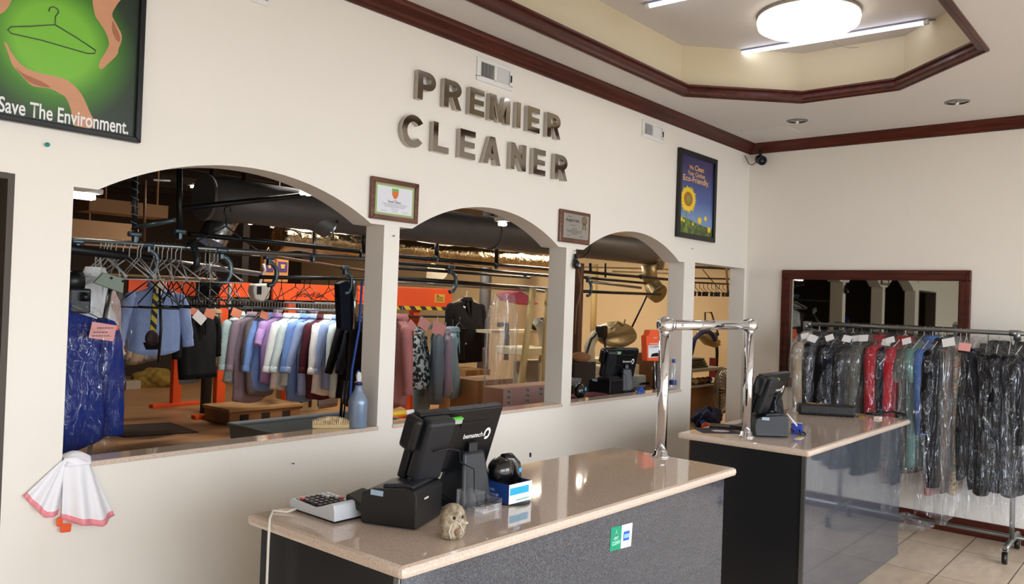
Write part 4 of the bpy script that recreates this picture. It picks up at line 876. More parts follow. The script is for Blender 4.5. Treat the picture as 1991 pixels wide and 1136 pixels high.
RACK = [ # y, fabric, kind, length, width, description, tags
 (2.375, tt, 'coat', .92, .25, 'taupe coat in plastic at the left end of the clothes rack', ((m_tagw, .05, -.1, .4, .1),)),
 (2.31, bk, 'coat', .86, .22, 'black jacket in plastic beside the taupe coat, with a red-marked white tag', ((m_tagw, -.03, -.09, -.2, .12),)),
 (2.245, gr, 'coat', .9, .22, 'dark grey jacket in plastic, third garment from the left end of the rack', ()),
 (2.18, bk, 'coat', .98, .23, 'black jacket in plastic, fourth garment from the left end of the rack', ((m_tagw, -.1, -.14, .2, .1),)),
 (2.115, nv, 'coat', .94, .23, 'navy jacket in plastic, fifth garment from the left end of the rack', ()),
 (2.05, bk, 'coat', .9, .22, 'black jacket in plastic behind the clutch bag, with a white tag', ((m_tagw, -.08, -.12, -.1, .11),)),
 (1.985, ch, 'coat', .95, .22, 'charcoal jacket in plastic, between a black and an olive grey one', ((m_tagw, -.1, -.13, .3, .1),)),
 (1.92, ol, 'coat', .98, .22, 'olive grey jacket in plastic, just left of the red garments', ((m_tagw, -.09, -.11, .1, .11),)),
 (1.855, rd, 'coat', 1.02, .23, 'bright red coat in plastic, the left one of the two red garments', ()),
 (1.80, rd, 'dress', 1.0, .21, 'bright red dress in plastic, right of the bright red coat', ((m_tagw, -.1, -.12, .2, .1),)),
 (1.735, nv, 'coat', .96, .23, 'navy jacket in plastic between the red dress and the dark red top', ((m_tagw, -.1, -.13, -.3, .1),)),
 (1.67, rd2, 'coat', .9, .22, 'dark red jacket in plastic, in the middle of the rack', ()),
 (1.605, ol, 'dress', 1.05, .21, 'olive grey dress in plastic, right of the dark red jacket', ((m_tagw, -.06, -.13, .0, .1),)),
 (1.545, tg, 'dress', 1.0, .21, 'garment with teal green shoulders in plastic', ()),
 (1.485, bl_, 'shirt', .8, .21, 'garment with blue shoulders in plastic beside the teal one', ()),
 (1.425, bk, 'coat', 1.12, .23, 'long black coat in plastic at the end of the second counter', ()),
 (1.345, br, 'trousers', 1.16, .2, 'long grey-brown garment in milky plastic with a white tag', ((m_tagw, -.07, -.13, -.05, .13),)),
 (1.265, bk, 'trousers', 1.05, .2, 'black trousers in plastic with a pink tag, right of the grey-brown ones', ((m_tagp, -.09, -.11, .1, .12),)),
 (1.195, nv, 'trousers', 1.1, .21, 'navy trousers in plastic, second pair right of the grey-brown ones', ()),
 (1.13, bk, 'dress', 1.12, .22, 'long black dress in plastic, left of the right rack post', ()),
 (1.06, bk, 'coat', 1.08, .24, 'black coat in plastic near the right rack post', ()),
 (.99, nv, 'dress', 1.1, .22, 'navy dress in plastic against the right rack post', ()),
 (.90, bk, 'coat', 1.08, .24, 'black coat in plastic beyond the right rack post, at the picture edge', ()),
 (.82, gr, 'coat', 1.05, .23, 'grey coat in plastic at the right picture edge', ())]
rnd = random.Random(11)
for k, (y, m, kd, L, w, d, tg_) in enumerate(RACK):
    mk = m_plastic2 if k in (0, 16) else m_plastic
    garment({'coat': 'bagged_coat', 'dress': 'bagged_dress', 'shirt': 'bagged_shirt', 'trousers': 'bagged_trousers'}[kd], d, 'garment', (RX+rnd.uniform(-.01, .01), y, RZ+.0045), rnd.uniform(-.22, .12), m, L=L, w=w, sl=.55 if kd != 'dress' else .2, t=.05, kind=kd, bag=mk, baglen=L+rnd.uniform(.06, .2), tags=(), group='plastic-bagged clothes on the rack', bagw=1.42 if kd != 'trousers' else 1.1, spread=.0)
    r = list(SC.objects)[-1]
    for j, (mm, dx, dz, a, sz) in enumerate(tg_):
        root_ = [o for o in SC.objects if o.get('label') == d][0]
        MB().box((-.22+.05*rnd.random(), -.02-.02*rnd.random(), -.115+.03*rnd.random()), (.002, sz*.62, sz*.5), M=Matrix.Rotation(.5, 3, 'Y') @ Matrix.Rotation(rnd.uniform(-.5, .5), 3, 'X')).build('paper_tag', mm, root_)
garment('bagged_dress', 'floral orange and green dress hanging low in plastic behind the long garments', 'garment', (RX+.03, 1.31, RZ+.0045), .1, fl_, L=1.16, w=.17, sl=0, t=.04, kind='dress', bag=m_plastic, baglen=1.22, group='plastic-bagged clothes on the rack')
garment('bagged_dress', 'dusty pink dress showing low in plastic beside the second counter end', 'garment', (RX+.05, 1.46, RZ+.0045), .0, pk, L=1.2, w=.16, sl=0, t=.035, kind='dress', bag=m_plastic, baglen=1.3, group='plastic-bagged clothes on the rack')
mb = MB(); rnd = random.Random(4)
def crump(u, v): 
    a = 2*PI*u; r = (.13*math.sin(PI*min(.98, max(.02, v))))*(1+.25*math.sin(5*a+3*v)+.12*math.sin(11*a)); return V((r*math.cos(a)*.8, r*math.sin(a)*1.3, .12*v*(1+.2*math.sin(4*a))+.004))
tag(MB().grid(crump, 30, 10).build('plastic_bag', m_plastic2, loc=(6.62, 1.66, 0)), 'crumpled clear plastic bag on the floor under the rack', 'bag')
# ================================================================ the workroom seen through the arches
m_rail = mat('black_pipe', (30, 31, 33), .35, .3); m_duct = mat('dull_duct_metal', (104, 102, 102), .5, .35, var=.12, vscale=5, bump=.06, bscale=14)
m_shiny = mat('bright_duct_metal', (170, 172, 174), .22, .95, bump=.15, bscale=30)
m_foil = mat('crinkled_foil', (214, 190, 150), .18, 1.0, bump=1.0, bscale=16)
m_clamp = mat('blue_grey_clamp', (96, 112, 120), .35, .7); m_orange = mat('orange_enamel', (232, 84, 34), .45, var=.04); m_brown = mat('brown_card', (150, 112, 74), .7, var=.1); m_cream = mat('cream_enamel', (208, 196, 164), .5); m_gold = mat('tarnished_gold', (150, 130, 92), .38, .5, bump=.2)
def rail_px(pts, y, r, label, m=m_rail, name='conveyor_rail', cat='rail', n=10, group=None, zfix=True):
    a = A(*pts[0], y); b = ON(*pts[1], 2, a.z) if zfix == 'z' else A(*pts[1], y)
    return tag(MB().tube([a, b], r, n).build(name, m), label, cat, group)
def heap(s, seed, dz=0.0):
    rnd = random.Random(seed); ph = [rnd.uniform(0, 6) for _ in range(6)]
    def fn(u, v):
        a, b = 2*PI*u, PI*v; r = s*(1+.16*math.sin(3*a+ph[0]+2*b)+.1*math.sin(7*a-4*b+ph[1])+.07*math.sin(11*a+9*b+ph[2])*math.sin(b))
        return V((1.1*r*math.sin(b)*math.cos(a), .75*r*math.sin(b)*math.sin(a), -.6*r*math.cos(b)+dz))
    return MB().grid(fn, 40, 22)
# ducts
DY = 5.0
c0 = A(398, 384, DY); rd_ = 43*MPP(c0); xe = A(1262, 492, DY).x
root = thing('air_duct', 'big round grey air duct crossing behind all three arch tops', 'duct', c0)
mb = MB(); N = 12; pts = [V((i*(xe-c0.x)/N, 0, (A(1225, 486, DY).z-c0.z)*i/N)) for i in range(N+1)]
mb.tube(pts, rd_, 26); mb.build('pipe', m_duct, root)
for i in (0, 3, 6, 9): MB().tube([pts[i]+V((-.012, 0, 0)), pts[i]+V((.012, 0, 0))], rd_+.008, 26).build('seam_band', m_duct, root)
e = pts[-1]; mb = MB(); el = [e, e+V((.08, 0, 0)), e+V((.16, -.0, -.04)), e+V((.2, 0, -.12)), e+V((.2, 0, -.2))]
mb.tube(el, [rd_*.95, rd_*.9, rd_*.8, rd_*.62, rd_*.55], 22); mb.build('elbow', m_shiny, root)
d0 = A(640, 441, DY-.05)-c0; d1 = A(575, 405, DY)-c0
MB().tube([d1, d0], 24*MPP(c0+d0), 20, caps=False).build('branch_outlet', m_duct, root)
MB().tube([d0, d0+(d0-d1)*.04], 25.5*MPP(c0+d0), 20, caps=False).build('outlet_rim', m_shiny, root)
root = thing('flexible_duct', 'ribbed silver duct elbow slanting down under the big grey duct', 'duct', A(420, 420, DY+.2))
P = root.location; pts = [A(450, 400, DY+.1)-P, A(437, 424, DY+.2)-P, A(422, 448, DY+.2)-P, A(408, 478, DY+.2)-P]; pp = []
for i in range(3):
    for j in range(8): pp.append(pts[i].lerp(pts[i+1], j/8))
r0 = 27*MPP(P); MB().tube(pp, [r0*(1+.05*(k % 2)) for k in range(len(pp))], 20).build('hose', m_shiny, root)
# foil duct
a, b = A(540, 463, 6.5), A(1075, 515, 6.5); mb = MB(); rf = 19*MPP((a+b)/2); n = 40; rnd = random.Random(2)
mb.tube([a.lerp(b, i/n) for i in range(n+1)], [rf*rnd.uniform(.92, 1.1) for i in range(n+1)], 22); tag(mb.build('foil_duct', m_foil), 'crinkled gold foil-wrapped duct running behind the big grey duct', 'duct')
# warm duct lamp hose in the third arch
root = thing('extraction_hood', 'tarnished metal hood hanging at the end of the duct in the third arch', 'hood', A(1268, 555, DY)); P = root.location; k = MPP(P)
MB().tube([A(1262, 515, DY)-P, A(1264, 540, DY)-P, A(1271, 560, DY)-P], [15*k, 14*k, 17*k], 18).build('pipe', m_gold, root)
dr = (A(1284, 572, DY-.1)-A(1268, 552, DY)).normalized(); MB().tube([A(1264, 548, DY)-P, A(1276, 568, DY-.05)-P, A(1282, 572, DY-.1)-P], [13*k, 20*k, 19*k], 18).build('mouth', m_gold, root)
# rails ------------------------------------------------------------------
RY = 4.6
rail_px([(120, 465), (716, 505)], RY, .016, 'upper pale grey conveyor pipe crossing the first arch', m_steel)
rail_px([(120, 482), (505, 533)], RY-.5, .024, 'thick black pipe slanting down across the left of the first arch', zfix='z')
rail_px([(368, 455), (716, 491)], RY+.5, .018, 'black pipe under the big duct in the first arch')
rail_px([(425, 482), (716, 528)], 5.6, .013, 'thin rusty pipe behind the pale conveyor pipe', mat('rusty_pipe', (132, 100, 76), .5, .5))
rail_px([(505, 539), (716, 543)], 5.8, .017, 'lower black pipe above the orange machine in the first arch')
rail_px([(120, 528), (420, 545)], 5.4, .012, 'thin bronze pipe above the light blue shirt', mat('bronze_pipe', (150, 122, 84), .4, .6))
for k, (p, q) in enumerate((((770, 498), (1072, 524)), ((770, 511), (1072, 537)), ((770, 521), (1030, 540)), ((770, 541), (1072, 563)))):
    rail_px([p, q], 5.6+.15*k, (.02, .018, .016, .024)[k], ('topmost black pipe crossing the second arch', 'second black pipe down crossing the second arch', 'third black pipe down, ending short in the second arch', 'thick lowest black pipe crossing the second arch')[k])
rail_px([(770, 549), (1030, 566)], 6.6, .012, 'thin grey pipe just above the orange panel in the second arch', m_steel)
rail_px([(1010, 560), (1072, 569)], 5.9, .018, 'short pale pipe end in the second arch', m_steel)
for k, (p, q, m) in enumerate((((1116, 527), (1302, 544), m_rail), ((1116, 538), (1255, 551), m_rail), ((1116, 566), (1284, 573), m_rail), ((1150, 548), (1246, 560), m_steel))):
    rail_px([p, q], 4.7, (.016, .014, .016, .014)[k], ('top black pipe crossing the third arch', 'second black pipe crossing the third arch', 'lowest black pipe crossing the third arch to the hood', 'short grey pipe with a forked end in the third arch')[k], m)
for k, (p, q) in enumerate((((1116, 519), (1302, 524)), ((1190, 528), (1302, 532)))): rail_px([p, q], 5.3, .01, ('pale conduit high on the far wall in the third arch', 'lower pale conduit on the far wall in the third arch')[k], m_cream, 'conduit', 'pipe')
# hanging rods and braces
def rod(p, q, y, r, label, m=m_rail, name='hanging_rod', y2=None): return tag(MB().tube([A(*p, y), A(*q, y2 or y)], r, 8).build(name, m), label, 'rod')
rod((262, 325), (262, 462), RY, .016, 'black hanging rod wrapped in a wire spiral')
mb = MB(); a, b = A(262, 325, RY), A(262, 450, RY); mb.tube([a.lerp(b, k/80)+V((math.cos(k*.6)*.019, math.sin(k*.6)*.019, 0)) for k in range(81)], .0028, 5); tag(mb.build('spiral_wire', m_steel), 'steel wire wound round the left hanging rod', 'wire')
rod((349, 318), (349, 462), RY, .018, 'thick black hanging rod in the middle of the first arch')
rod((261, 443), (340, 428), RY, .013, 'blue-grey brace between the two hanging rods', m_clamp, 'brace', RY-.25)
rod((352, 406), (585, 380), RY, .018, 'black cross pipe rising right from the middle hanging rod', y2=RY-.1, name='cross_pipe')
rod((708, 440), (708, 492), RY+.4, .018, 'black rod beside the pier at the right of the first arch')
rod((611, 450), (611, 494), RY+.6, .013, 'grey rod under the branch outlet', m_steel); rod((282, 350), (280, 470), 6.5, .012, 'thin brown rod behind the spiral-wrapped rod', mat('rusty_pipe', (132, 100, 76), .5, .5))
rod((849, 470), (849, 500), 5.5, .02, 'short black rod in front of the foil duct'); rod((967, 428), (965, 520), 5.6, .022, 'long black rod in the middle of the second arch')
rod((1148, 512), (1148, 530), 4.7, .014, 'short black rod at the left of the third arch'); rod((1177, 512), (1177, 540), 5.0, .011, 'short dark rod beside the pale pipe in the third arch'); rod((966, 480), (1060, 474), 5.6, .014, 'black cross pipe under the big duct in the second arch', name='cross_pipe')
rod((450, 425), (500, 405), 5.4, .008, 'thin wire stay under the duct', m_steel); rod((300, 350), (330, 352), RY, .006, 'thin white cable near the arch crown', m_white, 'cable', RY+.1)
def clamp(px, py, y, label, s=1.0, hook=True, m=m_clamp):
    p = A(px, py, y); root = thing('pipe_clamp', label, 'clamp', p, group='pipe clamps on the conveyor'); k = s
    k *= .72
    MB().box((0, 0, 0), (.09*k, .05, .035*k), bev=.01).tube([(-.05*k, 0, .0), (.05*k, 0, 0)], .022*k, 10).box((0, 0, -.04*k), (.03*k, .04, .06*k), bev=.006).build('jaw', m, root)
    if hook: MB().tube([(0, 0, -.04*k), (.035*k, 0, -.055*k), (.075*k, 0, -.09*k), (.09*k, 0, -.14*k), (.08*k, 0, -.2*k), (.05*k, 0, -.245*k), (.0, 0, -.255*k)], .021*k, 12).build('curved_arm', m, root)
for q in ((150, 470, RY, 'blue-grey pipe clamp at the far left of the first arch', 1, False), (262, 456, RY, 'blue-grey clamp at the foot of the spiral-wrapped rod', 1, False), (349, 450, RY, 'grey clamp at the foot of the middle hanging rod', 1, False), (288, 476, RY, 'dark clamp on the pale pipe between the two rods', .9, True), (430, 487, RY, 'blue-grey clamp with a curved arm right of the middle rod', 1.1, True), (523, 501, 5.6, 'blue-grey clamp with curved arm above the printed orange panel', 1.2, True), (671, 521, 5.6, 'blue-grey clamp with curved arm near the pier', 1.2, True), (608, 498, RY, 'pale clamp under the round outlet', .8, False), (703, 490, RY+.5, 'pale clamp on the rod beside the pier', .9, False), (849, 500, 5.5, 'grey clamp on the short rod in the second arch', .9, False), (876, 520, 5.75, 'blue clamp with curved arm in the middle of the second arch', 1.35, True), (965, 514, 5.6, 'grey clamp at the foot of the long rod in the second arch', 1, False), (1021, 534, 5.8, 'dark clamp at the right of the second arch', .9, False), (1143, 540, 4.7, 'grey clamp with curved arm in the third arch', 1.0, True), (1247, 536, 4.7, 'dark clamp near the hood in the third arch', .8, False)):
    clamp(*q[:3], q[3], q[4], q[5])
mb = MB(); pts = [A(368, 470, RY), A(378, 482, RY-.02), A(384, 500, RY-.05), A(382, 516, RY-.05), A(374, 524, RY-.02)]; mb.tube(pts, .02, 12); tag(mb.build('curved_pipe', m_greypl), 'dark grey curved pipe arm hanging near the silver elbow', 'pipe')
# empty wire hangers
def hanger_mesh():
    mb = MB(); mb.tube([(0, 0, -.09), (0, 0, -.045), (-.012, 0, -.03), (-.01, 0, -.008), (.006, 0, .003), (.02, 0, -.005), (.022, 0, -.02)], .0035, 5)
    mb.tube([(0, 0, -.09), (.2, 0, -.2), (.195, 0, -.215), (-.195, 0, -.215), (-.2, 0, -.2), (0, 0, -.09)], .0035, 5); return mb
hg = hanger_mesh().build('wire_hanger', mat('bright_hanger', (206, 206, 202), .35, .3)); tag(hg, 'bare wire hanger on the pale pipe at the left of the first arch', 'hanger', 'bare wire hangers on the pale pipe')
hb = hanger_mesh().build('wire_hanger', m_rail); tag(hb, 'bare black hanger in front of the orange machine in the first arch', 'hanger', 'bare black hangers in the first arch')
hk = hanger_mesh().build('wire_hanger', m_rail); tag(hk, 'bare hanger on the lower pipe above the printed orange panel', 'hanger', 'bare hangers above the printed panel')
rnd = random.Random(21); first = True
zr = lambda px, p, q, y: A(px, p[1]+(q[1]-p[1])*(px-p[0])/(q[0]-p[0]), y)
for px in (196, 203, 209, 216, 226, 240, 252, 268, 274, 300, 308, 316, 326, 334, 342, 352, 400, 408, 417, 424):
    o = hg if first else dup(hg); first = False; o.location = zr(px, (120, 465), (716, 505), RY)+V((0, 0, .014)); o.rotation_euler = (0, 0, PI/2+rnd.uniform(-.5, .5))
first = True
z_of = A(120, 482, RY-.5).z
for px in (292, 312, 326, 335, 345, 356, 364, 375, 388, 398, 410, 420, 432, 446, 458, 470):
    o = hb if first else dup(hb); first = False; o.location = ON(px, 482+(px-120)*(533-482)/(505-120), 2, z_of+.016); o.rotation_euler = (0, 0, PI/2+rnd.uniform(-.7, .7))
    o.scale = (1.15, 1.15, 1.5)
first = True
for px in (530, 548, 575, 592, 603, 640, 655, 690):
    o = hk if first else dup(hk); first = False; o.location = zr(px, (505, 539), (716, 543), 5.8)+V((0, 0, .014)); o.rotation_euler = (0, 0, PI/2+rnd.uniform(-.5, .5))
o = hanger_mesh().build('wire_hanger', m_rail); o.location = A(441, 402, RY-.03); o.scale = (1.35, 1.35, 1.35); o.rotation_euler = (0, 0, .1); tag(o, 'large black hanger hanging alone from the rising cross pipe', 'hanger')
# lights
m_glow = mat('warm_lamp_glow', (255, 238, 205), .4, emit=14); m_glow2 = mat('fluorescent_glow', (255, 240, 225), .4, emit=12)
def fixture(p, L, dirv, label, group='workroom tube lights'):
    p = V(p); d = V(dirv).normalized(); root = thing('tube_lamp', label, 'lamp', p, math.atan2(d.y, d.x), group)
    wd = .07 if L > .4 else .035
    MB().b2((-L/2, -wd, .02), (L/2, wd, .05), bev=.008).build('housing', m_white, root)
    for s in (-L*.35, L*.35): MB().tube([(s, 0, .05), (s, 0, BZ-.002-p.z)], .006, 6).build('stem', m_white, root)
    for s in ((-.035, .035) if L > .4 else (-.018, .018)): MB().tube([(-L/2+.04, s, 0), (L/2-.04, s, 0)], .014, 8).build('lamp_tube', m_glow2, root)
    return p
fixture(A(140, 380, 4.6), .3, (1, .0, 0), 'glowing tube lamp at the far left edge of the first arch')
fixture(A(596, 375, 3.6), .12, (0, 1, 0), 'glowing tube lamp under the right curve of the first arch')
fixture(A(977, 436, 4.2), .12, (0, 1, 0), 'glowing tube lamp under the crown of the second arch')
for k, ((x, y, z), pw, sz, c) in enumerate(ADDED_LAMPS): fixture((x, y, z+.03), 1.1, (1, 0, 0), 'added tube lamp over the '+('ironing presses', 'far hanging stock', 'near conveyor', 'shirt row', 'far floor', 'doorway storage')[k], 'added workroom ceiling lamps')  # fixtures made up to house the added workroom lamps
fixture(A(560, 450, 9.0), .5, (1, .2, 0), 'distant glowing tube lamp behind the foil duct')
for px, py, y, l in ((487, 428, 9, 'distant round bulb left of the tube lamps in the first arch'), (527, 433, 11, 'small distant bulb near the duct outlet'), (603, 450, 8.5, 'bright bulb beside the grey rod under the duct outlet')):
    p = A(px, py, y); root = thing('bulb', l, 'lamp', p); MB().sphere((0, 0, 0), .06, n=14).build('glass', m_glow, root); MB().lathe([(.03, .05), (.03, .12)], (0, 0, 0), 10).build('socket', m_white, root)
p = A(845, 530, 8.0); root = thing('lamp_shade', 'cream hood lamp between the pipes of the second arch', 'lamp', p); M_ = Matrix.Rotation(-.7, 3, 'Y')
MB().lathe([(.16, -.08), (.14, -.02), (.09, .06), (.05, .12)], (0, 0, 0), 22, M=M_, caps=False).build('shade', mat('cream_shade', (244, 230, 196), .5), root); MB().sphere((.02, 0, -.02), .07, n=12, sc=(.6, .6, .6)).build('bulb', m_glow, root)
# beams and dark stock high up at the left
tag(MB().b2((3.0, 7.6, A(200, 401, 7.8).z-.07), (A(308, 410, 7.8).x, 7.9, A(200, 401, 7.8).z+.05)).tube([(3.2, 7.75, A(200, 401, 7.8).z), (3.2, 7.75, BZ)], .01, 6).tube([(A(300, 410, 7.8).x, 7.75, A(200, 401, 7.8).z), (A(300, 410, 7.8).x, 7.75, BZ)], .01, 6).build('wooden_plank', m_brown), 'pale wooden plank high in the dark at the left of the first arch', 'plank')
tag(MB().b2((3.2, 9.0, A(200, 462, 9.1).z-.1), (A(262, 450, 9.1).x, 9.2, A(200, 450, 9.1).z+.1)).tube([(3.6, 9.1, A(200, 462, 9.1).z), (3.6, 9.1, BZ)], .01, 6).build('brown_board', m_brown), 'long brown board above the pale pipe at the far left', 'board')
for px, l in ((285, 'left dark timber post in the far workroom'), (210, 'dark timber post behind the left tube lamp')): p = G(px, 760); tag(MB().b2((p.x-.05, 10.0, 0), (p.x+.05, 10.1, BZ-.2)).build('timber_post', m_joist), l, 'post')
# conveyor shelf (ladder rail) from which the finished shirts hang
LY = 8.2; 
def AD(px, py, d): return CC+(CF+CR*((px-995.5)/FPX)-CU*((py-568)/FPX))*d
LD = 9.4; a, b = AD(352, 588, LD), AD(690, 598, LD); h = 13*MPP(a); b.z = a.z = (a.z+b.z)/2
root = thing('garment_rail', 'long ladder-like garment rail carrying the row of pressed shirts', 'rail', a); L_ = (b-a).length; root.rotation_euler.z = math.atan2(b.y-a.y, b.x-a.x)
MB().tube([(0, 0, h/2), (L_, 0, h/2)], .012, 8).build('top_wire', m_steel, root); MB().tube([(0, 0, -h/2), (L_, 0, -h/2)], .014, 8).build('bottom_wire', m_steel, root)
for k in range(60): x = L_*(k+.5)/60; MB().tube([(x, -.004, -h/2), (x, -.004, h/2+.01)], .006, 5).build('rung', m_steel, root)
railz = a.z-h/2
# orange sorting machine
def panel(px0, px1, py0, py1, y, label, name='orange_panel', d=.05):
    a, b = A(px0, py1, y), A(px1, py1, y); top = A((px0+px1)/2, py0, y).z; bot = (a.z+b.z)/2
    P = V(((a.x+b.x)/2, y, bot)); root = thing(name, label, 'panel', P); w = b.x-a.x; h = top-bot
    MB().b2((-w/2, 0, 0), (w/2, d, h), bev=.006).build('board', m_orange, root)
    return root, w, h
panel(249, 380, 545, 574, 10.77, 'orange machine panel behind the light blue shirt at the left')
panel(419, 490, 549, 578, 9.58, 'short orange machine panel left of the printed one')
r, w_, h_ = panel(531, 656, 553, 585, G(556, 806).y-.1, 'orange machine panel with dark script lettering, in the first arch')
text('SortingRobo', (-w_*.17, -.004, h_*.12), (1, 0, 0), (0, 0, 1), w_*.44, h_*.42, mat('dark_script', (58, 22, 16), .5), r, .012, shear=.3)
panel(695, 716, 556, 592, 9.4, 'narrow orange panel end beside the pier')
r, w_, h_ = panel(768, 878, 560, 603, 8.0, 'orange machine panel with a yellow warning sticker, in the second arch')
m_haz = ramp_mat('hazard_tape', [(0, (30, 28, 40)), (.5, (214, 186, 48))], 'stripe', 3.2, .5)
MB().b2((-w_/2, -.006, -.001), (w_/2, .052, h_*.16)).build('hazard_tape', m_haz, r)
ws = MB().b2((w_*.18, -.004, h_*.36), (w_*.36, 0, h_*.74)).build('warning_sticker', mat('sticker_yellow', (216, 170, 60), .5), r)
o = fine_print(ws, [(w_*.27, w_*.13, h_*.42), (w_*.27, w_*.13, h_*.5), (w_*.27, w_*.12, h_*.58)], -.005, m_ink, .012)
MB().prism([(w_*.2, -.0055, h_*.64), (w_*.26, -.0055, h_*.64), (w_*.23, -.0055, h_*.72)], (0, -.001, 0)).build('warning_triangle', m_ink, ws)
tag(MB().b2((-1.0, -.2, 0), (.95, .2, .02)).build('machine_tray', m_greypl, loc=A(830, 617, 8.0)), 'dark tray under the orange panel in the second arch', 'tray')
def stand(px, py, y_top, label, foot=True):
    p = G(px, py); root = thing('machine_stand', label, 'stand', p, group=None); zt = A(px, y_top, p.y).z
    MB().b2((-.06, -.05, .0), (.06, .05, zt), bev=.005).build('column', m_orange, root)
    if foot: MB().b2((-.34, -.06, 0), (.34, .06, .05), bev=.006).build('foot', m_orange, root)
stand(340, 790, 560, 'orange machine stand with a flat foot left of the shirt row')
stand(424, 811, 560, 'orange machine stand nearest the shirt row'); stand(556, 806, 565, 'orange machine stand behind the hanging shirts', False)
p = A(806, 600, 8.1); root = thing('machine_stand', 'orange machine stand behind the floral print blouse', 'stand', (p.x, 8.1, 0)); MB().b2((-.06, -.05, 0), (.06, .05, p.z), bev=.005).build('column', m_orange, root); MB().b2((-.34, -.06, 0), (.34, .06, .05), bev=.006).build('foot', m_orange, root)
# garments of the workroom
W = {}
def wf(name, c): return fab(name, c, .75, .12, 25)
lb = wf('light_blue', (150, 172, 218)); sk_ = wf('sky_blue', (120, 156, 220)); wh = wf('white', (238, 242, 247)); mint = wf('mint', (206, 226, 230)); lil = wf('lilac', (170, 140, 196)); mau = wf('mauve', (160, 144, 160)); gry = wf('warm_grey', (124, 116, 116)); mar = wf('maroon', (84, 40, 50)); cob = wf('cobalt', (24, 44, 118)); blk = fab('black', (14, 14, 17)); tan = wf('tan', (150, 128, 104)); pnk = wf('rose', (196, 130, 128)); slate = wf('slate', (112, 124, 134)); steel = wf('steel_blue', (140, 168, 180)); dk = wf('ink_navy', (22, 26, 40))
chk = ramp_mat('green_blue_check', [(.3, (150, 190, 190)), (.5, (206, 222, 214)), (.7, (180, 206, 222))], 'voronoi', 60, .75)
prn = ramp_mat('black_white_print', [(.42, (24, 26, 28)), (.5, (60, 66, 70)), (.54, (190, 206, 206))], 'noise', 26, .75, detail=2)
def hang(px, top, bot, y, name, label, m, kind='shirt', rz=1.2, w=.22, zr_=None, **kw):
    """garment whose shoulders show at (px, top) and whose hem shows at bot, on the plane at depth y"""
    p = A(px, top, y); q = A(px, bot, y); zr = zr_ if zr_ else p.z+.13
    return garment(name, label, 'garment', (p.x, y, zr), rz, m, L=zr-q.z, w=w, kind=kind, **kw)
# the blue shirt in plastic at the left end of the first arch
z0 = A(185, 612, 4.0).z; hz = z0+.13
g_ = garment('bagged_shirt', 'dark blue shirt in clear plastic with pink tag, far left in the first arch', 'garment', (1.44, 4.0, hz), -.25, cob, L=hz-A(160, 868, 4.0).z, w=.225, sl=.5, t=.1, fold=.2, bag=m_plastic, baglen=hz-A(160, 900, 4.0).z, bagw=1.3, spread=.03)
p = A(200, 645, 3.86)-g_.location; M_ = Matrix.Rotation(-.25, 3, 'Z') @ Matrix.Rotation(.15, 3, 'Y')
Mi = Matrix.Rotation(.25, 3, 'Z'); p = Mi @ p
o = MB().box(p, (.105, .002, .075), M=Matrix.Rotation(.16, 3, 'Y')).build('paper_tag', m_tagp, g_); fine_print(g_, [(p.x+.01, .07, p.z+.015), (p.x-.01, .06, p.z-.005), (p.x-.005, .08, p.z-.022)], p.y-.002, m_ink, .004)
MB().box(p+V((.05, .003, .02)), (.03, .002, .02), M=Matrix.Rotation(.16, 3, 'Y')).build('red_slip', m_orange, g_)
hang(184, 548, 640, 4.7, 'bagged_shirt', 'white shirt in clear plastic behind the dark blue one', wh, rz=.9, w=.2, bag=m_plastic, baglen=.5, sl=0)
hang(206, 575, 700, 5.3, 'bagged_shirt', 'pale pink shirt in milky plastic behind the metal plate', wf('pale_pink', (222, 196, 186)), rz=.8, w=.2, bag=m_plastic, baglen=.6, sl=0)
p = A(204, 553, 4.3); root = thing('signal_plate', 'grey-green metal plate tilted on a pole at the left of the first arch', 'plate', p); k = MPP(p); m_plate = mat('grey_green_paint', (128, 142, 124), .5)
MB().prism([A(a, b, 4.3)-p for a, b in ((182, 550), (201, 530), (242, 541), (240, 571))], (0, .02, 0), bev=.004).build('plate', m_plate, root); e_ = A(203, 622, 4.25); MB().tube([A(215, 560, 4.32)-p, e_-p, V((e_.x-.12, 4.2, 0))-p], .012, 10).build('pole', m_steel, root)
mb = MB(); 
for a, b in ((217, 541), (240, 547), (215, 566)): mb.sphere(A(a, b, 4.295)-p, .007, n=8)
mb.build('bolt', m_black, root)
p = A(150, 560, 4.1); root = thing('conveyor_motor', 'dark conveyor motor at the far left edge of the first arch', 'motor', p); k = MPP(p)
MB().tube([A(122, 548, 4.1)-p, A(158, 545, 4.1)-p], 20*k, 18).build('casing', m_black, root); MB().box(A(150, 585, 4.1)-p, (.1, .08, .12), bev=.01).build('gearbox', m_greypl, root); MB().tube([A(158, 577, 4.05)-p, A(172, 578, 4.05)-p], 9*k, 14).build('shaft_cover', m_black, root)
